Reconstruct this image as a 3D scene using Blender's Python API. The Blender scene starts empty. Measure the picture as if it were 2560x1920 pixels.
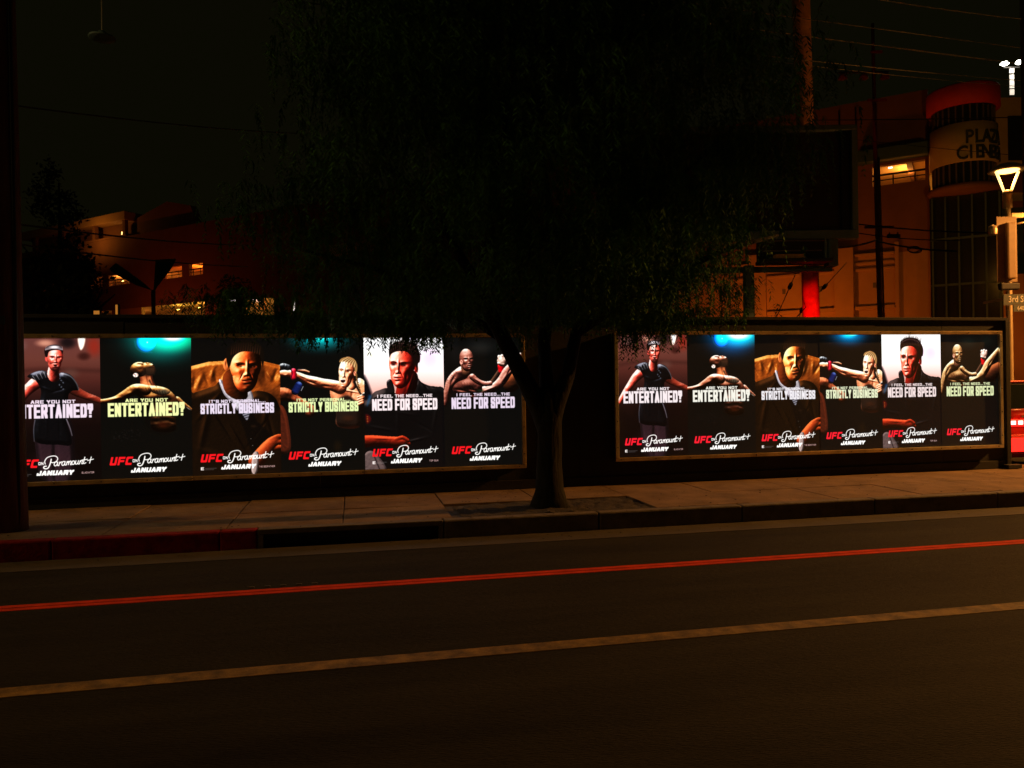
import bpy, bmesh, math, random
import numpy as np
from math import sin, cos, pi, radians
from mathutils import Vector, Matrix
random.seed(7); RNG = np.random.default_rng(7)
SC = bpy.context.scene
COL = SC.collection

# ------------------------------------------------------------------ camera, sky, exposure
TH = radians(11.65); ROLL = 0.0145
CAM = Vector((0.0, -10.73, 1.50))
FWD = Vector((sin(TH), cos(TH), 0)); R0 = Vector((cos(TH), -sin(TH), 0)); ZUP = Vector((0, 0, 1))
RGT = R0*cos(ROLL) - ZUP*sin(ROLL); UPV = ZUP*cos(ROLL) + R0*sin(ROLL)
cd = bpy.data.cameras.new('camera'); co = bpy.data.objects.new('camera', cd); COL.objects.link(co)
cd.sensor_width = 36; cd.lens = 27.0; cd.clip_start = 0.1; cd.clip_end = 2000
M = Matrix(((RGT.x, UPV.x, -FWD.x, CAM.x), (RGT.y, UPV.y, -FWD.y, CAM.y), (RGT.z, UPV.z, -FWD.z, CAM.z), (0, 0, 0, 1)))
co.matrix_world = M
SC.camera = co
SC.view_settings.view_transform = 'Standard'; SC.view_settings.look = 'None'
SC.view_settings.exposure = 0; SC.view_settings.gamma = 1; SC.view_settings.use_curve_mapping = False
SC.cycles.use_denoising = True
SC.cycles.max_bounces = 5; SC.cycles.sample_clamp_indirect = 2.0
try: SC.cycles.denoiser = 'OPENIMAGEDENOISE'
except Exception: pass

wd = bpy.data.worlds.new('World'); SC.world = wd; wd.use_nodes = True
nt = wd.node_tree; bg = nt.nodes['Background']
sk = nt.nodes.new('ShaderNodeTexSky'); sk.sky_type = 'NISHITA'; sk.sun_disc = False
sk.sun_elevation = radians(-8); sk.sun_rotation = radians(200); sk.dust_density = 3
mixc = nt.nodes.new('ShaderNodeMix'); mixc.data_type = 'RGBA'; mixc.inputs[0].default_value = 0.97
mixc.inputs[7].default_value = (0.0030, 0.0028, 0.0008, 1)     # city sky glow on low cloud
nt.links.new(sk.outputs[0], mixc.inputs[6]); nt.links.new(mixc.outputs[2], bg.inputs[0])
bg.inputs[1].default_value = 1.0

def lamp(name, kind, loc, energy, color, size=0.3, target=None, angle=None, blend=0.5):
    l = bpy.data.lights.new(name, kind); l.energy = energy; l.color = color
    if kind == 'AREA': l.shape = 'DISK'; l.size = size
    else: l.shadow_soft_size = size
    if kind == 'SPOT': l.spot_size = radians(angle or 90); l.spot_blend = blend
    o = bpy.data.objects.new(name, l); COL.objects.link(o); o.location = loc
    if target is not None:
        o.rotation_euler = (Vector(target)-Vector(loc)).to_track_quat('-Z', 'Y').to_euler()
    return o

# a pixel of the 2560 x 1920 photograph, at depth Z metres in front of the lens
def at(px, py, Z): return CAM + FWD*Z + RGT*((px-1280)/1920*Z) + UPV*((960-py)/1920*Z)
def ground(px, py, z):
    d = FWD + RGT*((px-1280)/1920) + UPV*((960-py)/1920)
    return CAM + d*((z-CAM.z)/d.z)

# ------------------------------------------------------------------ materials
MATS = {}
def mat(name, col, rough=0.7, metal=0.0, noise=0.25, scale=8.0, bump=0.0, bscale=40.0, col2=None, emit=None, estr=1.0, stretch=None, spec=0.5):
    m = bpy.data.materials.new(name); m.use_nodes = True; t = m.node_tree
    b = t.nodes['Principled BSDF']; b.inputs['Roughness'].default_value = rough; b.inputs['Metallic'].default_value = metal
    b.inputs['Specular IOR Level'].default_value = spec
    tc = t.nodes.new('ShaderNodeTexCoord'); mp = t.nodes.new('ShaderNodeMapping')
    t.links.new(tc.outputs['Object'], mp.inputs[0])
    if stretch: mp.inputs['Scale'].default_value = stretch
    n = t.nodes.new('ShaderNodeTexNoise'); n.inputs['Scale'].default_value = scale; n.inputs['Detail'].default_value = 8; n.inputs['Roughness'].default_value = 0.65
    t.links.new(mp.outputs[0], n.inputs[0])
    r = t.nodes.new('ShaderNodeValToRGB'); r.color_ramp.elements[0].position = 0.3; r.color_ramp.elements[1].position = 0.7
    c1 = [max(0, c*(1-noise)) for c in col]; c2 = list(col2) if col2 else [min(1, c*(1+noise)) for c in col]
    r.color_ramp.elements[0].color = (*c1, 1); r.color_ramp.elements[1].color = (*c2, 1)
    t.links.new(n.outputs[0], r.inputs[0]); t.links.new(r.outputs[0], b.inputs['Base Color'])
    if bump > 0:
        n2 = t.nodes.new('ShaderNodeTexNoise'); n2.inputs['Scale'].default_value = bscale; n2.inputs['Detail'].default_value = 6
        t.links.new(mp.outputs[0], n2.inputs[0])
        bp = t.nodes.new('ShaderNodeBump'); bp.inputs['Strength'].default_value = bump; bp.inputs['Distance'].default_value = 0.02
        t.links.new(n2.outputs[0], bp.inputs['Height']); t.links.new(bp.outputs[0], b.inputs['Normal'])
    if emit:
        b.inputs['Emission Color'].default_value = (*emit, 1); b.inputs['Emission Strength'].default_value = estr
    MATS[name] = m; return m

mat('asphalt', (0.020, 0.018, 0.010), 0.85, spec=0.2, noise=0.6, scale=1.3, bump=1.0, bscale=90, stretch=(0.25, 1.6, 1))
mat('concrete', (0.22, 0.145, 0.085), 0.85, spec=0.2, noise=0.35, scale=2.2, bump=0.4, bscale=60)
mat('gutter_concrete', (0.060, 0.048, 0.032), 0.8, noise=0.35, scale=2.5, bump=0.4, bscale=60)
mat('kerb_red', (0.26, 0.012, 0.008), 0.8, spec=0.15, noise=0.5, scale=9, bump=0.3, bscale=50)
mat('kerb_plain', (0.14, 0.115, 0.09), 0.8, noise=0.4, scale=6, bump=0.3, bscale=50)
mat('iron', (0.03, 0.028, 0.026), 0.5, metal=0.6, noise=0.3)
mat('red_line', (0.66, 0.055, 0.008), 0.8, spec=0.1, noise=0.3, scale=5, bump=0.3, bscale=90)
mat('yellow_paint', (0.22, 0.14, 0.028), 0.65, noise=0.75, scale=9, bump=0.4, bscale=110)
mat('hoarding_black', (0.016, 0.016, 0.010), 0.75, noise=0.4, scale=3, bump=0.15, bscale=30)
mat('rail_metal', (0.62, 0.46, 0.24), 0.38, metal=0.45, noise=0.35, scale=5, bump=0.15, bscale=25)
mat('rail_bright_glare', (0.85, 0.74, 0.52), 0.28, metal=0.6, noise=0.3, scale=4, bump=0.1, bscale=20)  # brighter rail metal, with the glare of the posters put into its colour
mat('box_dark', (0.02, 0.02, 0.018), 0.7)
mat('bark', (0.016, 0.015, 0.008), 0.9, noise=0.5, scale=9, bump=1.0, bscale=22, stretch=(1, 1, 0.25), spec=0.1)
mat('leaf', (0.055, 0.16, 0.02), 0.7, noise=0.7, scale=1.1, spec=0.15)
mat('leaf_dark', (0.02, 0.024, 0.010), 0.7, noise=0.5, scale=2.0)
mat('soil', (0.035, 0.026, 0.018), 0.95, noise=0.5, scale=14, bump=1.0, bscale=30)
mat('pole_wood', (0.15, 0.055, 0.022), 0.85, noise=0.45, scale=7, bump=0.8, bscale=20, stretch=(1, 1, 0.12))
mat('wire', (0.6, 0.6, 0.55), 0.5, noise=0.1)
mat('wire_dark', (0.010, 0.008, 0.006), 0.6, noise=0.1)
mat('stucco', (0.42, 0.25, 0.12), 0.85, noise=0.14, scale=0.4, bump=0.3, bscale=6)
mat('stucco_brown', (0.20, 0.09, 0.05), 0.85, noise=0.2, scale=0.3, bump=0.3, bscale=6)
mat('stucco_cream', (0.52, 0.40, 0.20), 0.85, noise=0.14, scale=0.5, bump=0.3, bscale=6)
mat('cap_red', (0.52, 0.03, 0.015), 0.7, noise=0.2, scale=0.8)
mat('dark_glass', (0.02, 0.024, 0.02), 0.15, noise=0.2)
mat('mullion', (0.12, 0.10, 0.08), 0.6, noise=0.1)
mat('green_steel', (0.05, 0.10, 0.11), 0.55, noise=0.2)
mat('grey_steel', (0.09, 0.16, 0.18), 0.55, noise=0.2, scale=3)
mat('pole_rust', (0.80, 0.42, 0.14), 0.7, noise=0.4, scale=2.2, bump=0.2, bscale=9)
mat('pole_red', (0.62, 0.05, 0.02), 0.6, noise=0.45, scale=2.2, bump=0.2, bscale=9)
mat('signal_brown', (0.22, 0.13, 0.05), 0.5, noise=0.15)
mat('letter_dark', (0.035, 0.05, 0.045), 0.6, noise=0.1)
mat('sign_face', (0.05, 0.06, 0.05), 0.5, noise=0.1)
mat('sign_letter', (0.65, 0.62, 0.55), 0.5, noise=0.05)
mat('lamp_metal', (0.45, 0.34, 0.2), 0.4, metal=0.5, noise=0.1)
mat('car_paint', (0.40, 0.02, 0.012), 0.25, metal=0.2, noise=0.05)
mat('car_glass', (0.008, 0.010, 0.008), 0.05, noise=0.0)
mat('rubber', (0.012, 0.012, 0.012), 0.8, noise=0.2)
mat('chrome', (0.55, 0.5, 0.45), 0.25, metal=0.9, noise=0.1)
mat('sodium_bulb', (1, 0.6, 0.2), emit=(1.0, 0.50, 0.12), estr=6)
mat('warm_tube', (1, 0.8, 0.4), emit=(1.0, 0.62, 0.20), estr=2.6)
mat('white_led', (1, 1, 1), emit=(1.0, 0.97, 0.88), estr=14)
mat('white_panel', (1, 1, 1), emit=(1.0, 0.85, 0.66), estr=0.85)
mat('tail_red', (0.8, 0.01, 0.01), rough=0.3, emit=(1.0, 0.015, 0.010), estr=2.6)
mat('tail_hot', (0.9, 0.2, 0.2), rough=0.3, emit=(1.0, 0.40, 0.30), estr=6)
mat('deck_glow', (1, .5, .1), emit=(1.0, 0.36, 0.05), estr=.35)
mat('small_white', (1, 1, 1), emit=(1.0, 0.9, 0.75), estr=1.2)
mat('orange_ceiling', (0.62, 0.42, 0.22), 0.8, noise=0.1)
mat('yellow_crate', (0.55, 0.33, 0.03), 0.6, noise=0.1)

# ------------------------------------------------------------------ mesh helpers
def bm_new(): return bmesh.new()
def box(bm, x0, x1, y0, y1, z0, z1, mi=0):
    v = [bm.verts.new(p) for p in ((x0,y0,z0),(x1,y0,z0),(x1,y1,z0),(x0,y1,z0),(x0,y0,z1),(x1,y0,z1),(x1,y1,z1),(x0,y1,z1))]
    for f in ((3,2,1,0),(4,5,6,7),(0,1,5,4),(1,2,6,5),(2,3,7,6),(3,0,4,7)):
        bm.faces.new([v[i] for i in f]).material_index = mi
def prism(bm, pts, z0, z1):                      # plan polygon, upright
    a = [bm.verts.new((p[0], p[1], z0)) for p in pts]; b = [bm.verts.new((p[0], p[1], z1)) for p in pts]
    n = len(pts); bm.faces.new(a[::-1]); bm.faces.new(b)
    for i in range(n): bm.faces.new((a[i], a[(i+1) % n], b[(i+1) % n], b[i]))
def tube(bm, pts, rad, n=8, cap=True, wob=0.0):
    pts = [Vector(p) for p in pts]
    if not hasattr(rad, '__len__'): rad = [rad]*len(pts)
    rings = []
    ref = Vector((0.13, 0.97, 0.2)).normalized()
    for i, p in enumerate(pts):
        d = (pts[min(i+1, len(pts)-1)] - pts[max(i-1, 0)]).normalized()
        if abs(d.dot(ref)) > 0.97: ref = Vector((1, 0.1, 0)).normalized()
        a = d.cross(ref).normalized(); b = d.cross(a).normalized()
        rr = []
        for k in range(n):
            t = 2*pi*k/n; w = 1 + wob*sin(3*t+i*1.3)*random.uniform(0.4, 1)
            rr.append(bm.verts.new(p + (a*cos(t)+b*sin(t))*rad[i]*w))
        rings.append(rr)
    for i in range(len(rings)-1):
        for k in range(n):
            f = bm.faces.new((rings[i][k], rings[i][(k+1) % n], rings[i+1][(k+1) % n], rings[i+1][k])); f.smooth = True
    if cap:
        try: bm.faces.new(rings[0][::-1]); bm.faces.new(rings[-1])
        except ValueError: pass
def lathe(bm, prof, n=24, c=(0, 0), a0=0.0, a1=2*pi):
    full = abs(a1-a0-2*pi) < 1e-6; m = n if full else n+1
    rings = []
    for r, z in prof:
        rings.append([bm.verts.new((c[0]+r*cos(a0+(a1-a0)*k/n), c[1]+r*sin(a0+(a1-a0)*k/n), z)) for k in range(m)])
    for i in range(len(rings)-1):
        for k in range(n if full else n):
            f = bm.faces.new((rings[i][k], rings[i][(k+1) % m], rings[i+1][(k+1) % m], rings[i+1][k])); f.smooth = True
def obj(name, bm, m, parent=None, bevel=0.0, loc=None):
    me = bpy.data.meshes.new(name)
    bmesh.ops.remove_doubles(bm, verts=bm.verts, dist=1e-6)
    bmesh.ops.recalc_face_normals(bm, faces=bm.faces)
    bm.to_mesh(me); bm.free()
    for x in (m if isinstance(m, (list, tuple)) else [m]): me.materials.append(MATS[x] if isinstance(x, str) else x)
    o = bpy.data.objects.new(name, me); COL.objects.link(o)
    if parent: o.parent = parent
    if loc is not None: o.location = loc
    if bevel:
        b = o.modifiers.new('bevel', 'BEVEL'); b.width = bevel; b.segments = 2; b.limit_method = 'ANGLE'
    return o
def bobj(name, m, parent, *boxes, bevel=0.0):
    bm = bm_new()
    for b in boxes: box(bm, *b)
    return obj(name, bm, m, parent, bevel)
def tag(o, label, cat, group=None):
    o['label'] = label; o['category'] = cat
    if group: o['group'] = group
    return o
def thing(name, label, cat, loc=(0, 0, 0), rz=0, group=None):
    o = bpy.data.objects.new(name, None); COL.objects.link(o); o.location = loc; o.rotation_euler = (0, 0, rz)
    return tag(o, label, cat, group)
def struct(o): o['kind'] = 'structure'; return o
def text_mesh(name, s, size, m, parent, loc, rot, extrude=0.01, offset=0.0, sx=1.0, align='CENTER'):
    cu = bpy.data.curves.new(name, 'FONT'); cu.body = s; cu.size = size; cu.extrude = extrude; cu.offset = offset; cu.align_x = align; cu.align_y = 'CENTER'; cu.resolution_u = 3
    t = bpy.data.objects.new(name, cu); COL.objects.link(t)
    dg = bpy.context.evaluated_depsgraph_get(); dg.update()
    me = bpy.data.meshes.new_from_object(t.evaluated_get(dg)); bpy.data.objects.remove(t)
    me.materials.clear(); me.materials.append(MATS[m])
    o = bpy.data.objects.new(name, me); COL.objects.link(o); o.parent = parent; o.location = loc; o.rotation_euler = rot; o.scale = (sx, 1, 1)
    return o
# ------------------------------------------------------------------ poster print (flat artwork, painted into pixel arrays)
PW, PH = 300, 494
class Canvas:
    def __init__(s, base): s.a = np.zeros((PH, PW, 3)); s.a[:] = np.array(base)/255; s.T = (0, 0, 1, 1)
    def frame(s, x0, x1, y0, y1): s.T = (x0, y0, PW/(x1-x0), PH/(y1-y0)); return s
    def tp(s, pts): return [((x-s.T[0])*s.T[2], (y-s.T[1])*s.T[3]) for x, y in pts]
    def win(s, x0, x1, y0, y1):
        x0 = int(max(0, x0)); x1 = int(min(PW, x1+1)); y0 = int(max(0, y0)); y1 = int(min(PH, y1+1))
        if x1 <= x0 or y1 <= y0: return None
        Y, X = np.mgrid[y0:y1, x0:x1]; return X+0.5, Y+0.5, (slice(y0, y1), slice(x0, x1))
    def put(s, sl, al, col):
        al = np.clip(al, 0, 1)[..., None]; s.a[sl] = s.a[sl]*(1-al) + np.array(col)/255*al
    def blob(s, cx, cy, rx, ry, col, al=1.0, soft=0.5, ang=0.0, add=False):
        (x, y), = s.tp([(cx, cy)]); rx *= s.T[2]; ry *= s.T[3]; R = max(rx, ry)*1.05+2
        w = s.win(x-R, x+R, y-R, y+R)
        if w is None: return
        X, Y, sl = w; dx, dy = X-x, Y-y; c, q = cos(radians(ang)), sin(radians(ang))
        d = np.sqrt(((dx*c+dy*q)/rx)**2 + ((-dx*q+dy*c)/ry)**2)
        t = np.clip((1-d)/max(soft, 0.02), 0, 1); t = t*t*(3-2*t)*al
        if add: s.a[sl] = s.a[sl] + t[..., None]*np.array(col)/255
        else: s.put(sl, t, col)
    def poly(s, pts, col, al=1.0, soft=1.0, smooth=True, col2=None, gdir=None):
        p = s.tp(pts)
        if smooth:
            q = []; n = len(p)
            for i in range(n):
                a, b, c, d = (np.array(p[(i+k-1) % n]) for k in range(4))
                for t in (0, .25, .5, .75): q.append(.5*((2*b)+(-a+c)*t+(2*a-5*b+4*c-d)*t*t+(-a+3*b-3*c+d)*t**3))
            p = q
        p = np.array(p); w = s.win(p[:, 0].min()-soft-2, p[:, 0].max()+soft+2, p[:, 1].min()-soft-2, p[:, 1].max()+soft+2)
        if w is None: return
        X, Y, sl = w; ins = np.zeros(X.shape, bool); dist = np.full(X.shape, 1e9)
        n = len(p)
        for i in range(n):
            x0, y0 = p[i]; x1, y1 = p[(i+1) % n]
            cr = ((y0 > Y) != (y1 > Y))
            if abs(y1-y0) > 1e-9: ins ^= cr & (X < (x1-x0)*(Y-y0)/(y1-y0)+x0)
            L = (x1-x0)**2+(y1-y0)**2+1e-9; t = np.clip(((X-x0)*(x1-x0)+(Y-y0)*(y1-y0))/L, 0, 1)
            dist = np.minimum(dist, (X-x0-t*(x1-x0))**2+(Y-y0-t*(y1-y0))**2)
        sd = np.where(ins, 1, -1)*np.sqrt(dist); a = np.clip(sd/soft+0.5, 0, 1)*al
        if col2 is not None:
            (gx0, gy0), (gx1, gy1) = s.tp(gdir); L = (gx1-gx0)**2+(gy1-gy0)**2
            t = np.clip(((X-gx0)*(gx1-gx0)+(Y-gy0)*(gy1-gy0))/L, 0, 1)[..., None]
            cc = (np.array(col)*(1-t)+np.array(col2)*t)/255
            s.a[sl] = s.a[sl]*(1-a[..., None]) + cc*a[..., None]
        else: s.put(sl, a, col)
    def stroke(s, pts, w0, col, w1=None, al=1.0, soft=1.0, smooth=True):
        w1 = w0 if w1 is None else w1
        p = [np.array(q) for q in s.tp(pts)]; k = (s.T[2]+s.T[3])/2; w0, w1 = w0*k, w1*k
        if smooth and len(p) > 2:
            q = []; n = len(p)
            for i in range(n-1):
                a, b, c, d = p[max(i-1, 0)], p[i], p[i+1], p[min(i+2, n-1)]
                for t in (0, .25, .5, .75): q.append(.5*((2*b)+(-a+c)*t+(2*a-5*b+4*c-d)*t*t+(-a+3*b-3*c+d)*t**3))
            p = q+[p[-1]]
        A = np.array(p); m = max(w0, w1)+2+soft
        w = s.win(A[:, 0].min()-m, A[:, 0].max()+m, A[:, 1].min()-m, A[:, 1].max()+m)
        if w is None: return
        X, Y, sl = w; best = np.full(X.shape, -1e9); n = len(p)-1
        for i in range(n):
            (x0, y0), (x1, y1) = p[i], p[i+1]
            L = (x1-x0)**2+(y1-y0)**2+1e-9; t = np.clip(((X-x0)*(x1-x0)+(Y-y0)*(y1-y0))/L, 0, 1)
            r = w0+(w1-w0)*(i+t)/n
            best = np.maximum(best, r/2-np.sqrt((X-x0-t*(x1-x0))**2+(Y-y0-t*(y1-y0))**2))
        s.put(sl, np.clip(best/soft+0.5, 0, 1)*al, col)
    def grad(s, stops):                           # vertical gradient, stops in v
        v = (np.arange(PH)+.5)/PH
        for c in range(3): s.a[..., c] = np.interp(v, [t for t, _ in stops], [k[c]/255 for _, k in stops])[:, None]
    def grain(s, k=0.008):                        # film contrast and a little noise
        s.a = np.clip(s.a, 0, 1.6); t = np.clip(s.a, 0, 1); s.a = s.a*.45+(t*t*(3-2*t))*.62
        n = RNG.normal(0, k, (PH, PW)); s.a *= (1+n[..., None]*2)

G = {'c': [[(1,0),(.2,0),(0,.14),(0,.86),(.15,1),(.95,1)]],  # letters as brush paths in a unit box
'A': [[(0,1),(.5,0),(1,1)],[(.22,.68),(.78,.68)]], 'B': [[(0,.5),(.85,.5),(1,.38),(1,.1),(.85,0),(0,0),(0,1),(.85,1),(1,.9),(1,.62),(.85,.5)]],
'C': [[(1,.3),(1,.1),(.85,0),(.15,0),(0,.1),(0,.9),(.15,1),(.85,1),(1,.9),(1,.7)]], 'D': [[(0,0),(0,1),(.75,1),(1,.86),(1,.14),(.75,0),(0,0)]],
'E': [[(1,0),(0,0),(0,1),(1,1)],[(0,.5),(.9,.5)]], 'F': [[(1,0),(0,0),(0,1)],[(0,.52),(.9,.52)]],
'G': [[(1,.28),(1,.1),(.85,0),(.15,0),(0,.1),(0,.9),(.15,1),(.85,1),(1,.9),(1,.55),(.6,.55)]], 'H': [[(0,0),(0,1)],[(1,0),(1,1)],[(0,.5),(1,.5)]],
'I': [[(.5,0),(.5,1)]], 'J': [[(1,0),(1,.9),(.85,1),(.15,1),(0,.9),(0,.65)]], 'L': [[(0,0),(0,1),(1,1)]],
'N': [[(0,1),(0,0)],[(0,0),(1,1)],[(1,1),(1,0)]], 'O': [[(.15,0),(.85,0),(1,.1),(1,.9),(.85,1),(.15,1),(0,.9),(0,.1),(.15,0)]],
'P': [[(0,1),(0,0),(.85,0),(1,.1),(1,.46),(.85,.56),(0,.56)]], 'R': [[(0,1),(0,0),(.85,0),(1,.1),(1,.42),(.85,.52),(0,.52)],[(.6,.52),(1,1)]],
'S': [[(1,.27),(1,.1),(.85,0),(.15,0),(0,.1),(0,.36),(.15,.47),(.85,.54),(1,.64),(1,.9),(.85,1),(.15,1),(0,.9),(0,.73)]],
'T': [[(0,0),(1,0)],[(.5,0),(.5,1)]], 'U': [[(0,0),(0,.88),(.15,1),(.85,1),(1,.88),(1,0)]], 'Y': [[(0,0),(.5,.5),(1,0)],[(.5,.5),(.5,1)]],
'?': [[(0,.3),(0,.1),(.15,0),(.85,0),(1,.1),(1,.3),(.5,.52),(.5,.7)],[(.5,1),(.5,1.001)]], '.': [[(.5,1),(.5,1.001)]], "'": [[(.5,0),(.5,.2)]], '+': [[(0,.5),(1,.5)],[(.5,0),(.5,1)]]}
NARROW = {'I': .5, '.': .38, "'": .38, ' ': .42, 'J': .9, '?': .88}
def word(cv, s, u0, u1, v0, v1, col, stem, bar, gap=.12, slant=0.0, al=1.0, round_=False):
    ws = [NARROW.get(c, 1.0) for c in s]; tot = sum(ws)+gap*(len(s)-1); k = (u1-u0)*PW/tot; H = (v1-v0)*PH; x = u0*PW; y0 = v0*PH
    for c, wd_ in zip(s, ws):
        W = wd_*k
        if c != ' ':
            st = stem*k; ba = bar*H
            if wd_ < .55: st = min(st*1.02, W)
            win = cv.win(x-2-abs(slant)*H, x+W+2+abs(slant)*H, y0-2, y0+H+3)
            if win is not None:
                X, Y, sl = win; X = X + slant*(Y-y0-H) ; best = np.full(X.shape, -1e9)
                for path in G[c]:
                    P = [(x+st/2+px*(W-st), y0+ba/2+min(py, 1)*(H-ba)) for px, py in path]
                    for (ax, ay), (bx, by) in zip(P[:-1], P[1:]):
                        diag = abs(ax-bx) > .5 and abs(ay-by) > .5
                        for t in (np.linspace(0, 1, 14) if diag else (0, None, 1)):
                            if t is None:
                                dx = np.maximum(np.maximum(min(ax, bx)-X, X-max(ax, bx)), 0); dy = np.maximum(np.maximum(min(ay, by)-Y, Y-max(ay, by)), 0)
                            else: dx = np.abs(X-ax-(bx-ax)*t); dy = np.abs(Y-ay-(by-ay)*t)
                            best = np.maximum(best, np.minimum(st/2-dx, ba/2-dy))
                cv.put(sl, np.clip(best+.5, 0, 1)*al, col)
        x += W+gap*k

def script_word(cv, u0, v0, u1, v1, col):        # the brush-script channel name with its plus
    cv.frame(0, 1000, 0, 1000)
    def m(p): return [((u0+(u1-u0)*x/440)*1000, (v0+(v1-v0)*y/125)*1000) for x, y in p]
    P = [[(70,32),(62,70),(45,112),(22,124),(4,114),(10,100),(26,98)], [(18,78),(14,50),(36,16),(78,2),(112,6),(126,30),(112,56),(84,66),(70,62)],
         [(124,62),(108,60),(96,74),(96,92),(106,98),(120,84),(126,62),(122,92),(134,96)], [(134,96),(144,62),(142,74),(156,62),(166,64)],
         [(188,60),(174,58),(162,72),(162,90),(172,96),(184,82),(190,58),(186,90),(196,92)], [(200,92),(208,58),(206,72),(220,58),(224,66),(216,90)], [(220,70),(236,56),(242,64),(236,90),(244,90)],
         [(268,56),(254,58),(248,78),(256,90),(268,84),(272,66),(266,56)], [(284,54),(278,80),(286,88),(300,76),(306,54),(300,84),(310,86)],
         [(314,86),(322,54),(318,70),(334,52),(340,60),(334,84),(344,84)], [(362,22),(350,70),(354,84),(370,76)], [(338,50),(384,44)]]
    for p in P: cv.stroke(m(p), 7.6 if p is not P[0] else 9.5, col, soft=1.1)
    cv.stroke(m([(384,56),(436,44)]), 7, col, smooth=False, soft=1); cv.stroke(m([(418,22),(402,82)]), 7, col, smooth=False, soft=1)

def lettering(cv, l1, l1u, l1v, l2, l2u, l2v, col, cap=None, red=(232, 22, 30)):
    word(cv, l1, *l1u, *l1v, col, .31, .25, gap=.14)
    word(cv, l2, *l2u, *l2v, col, .41, .19, gap=.07)
    word(cv, 'UFc', .085, .325, .846, .905, red, .33, .25, gap=.16, slant=.22)
    word(cv, 'ON', .338, .392, .866, .887, (255, 250, 245), .26, .24, gap=.2)
    script_word(cv, .388, .824, .92, .915, (255, 252, 246))
    word(cv, 'JANUARY', .315, .70, .927, .961, (255, 252, 246), .36, .30, gap=.07, slant=.25)
    if cap:
        word(cv, cap, *cap_u[cap], .943, .956, (214, 170, 165), .22, .22, gap=.22)
        word(cv, 'E', .09, .125, .94, .962, (230, 220, 215), .4, .25)
        for k in range(2): word(cv, 'I'*14, .14, .265-.03*k, .948+.009*k, .952+.009*k, (150, 140, 136), .3, .9, gap=.25, al=.8)
cap_u = {'GLADIATOR': (.79, .92), 'THE GODFATHER': (.745, .925), 'TOP GUN': (.80, .915)}

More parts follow.
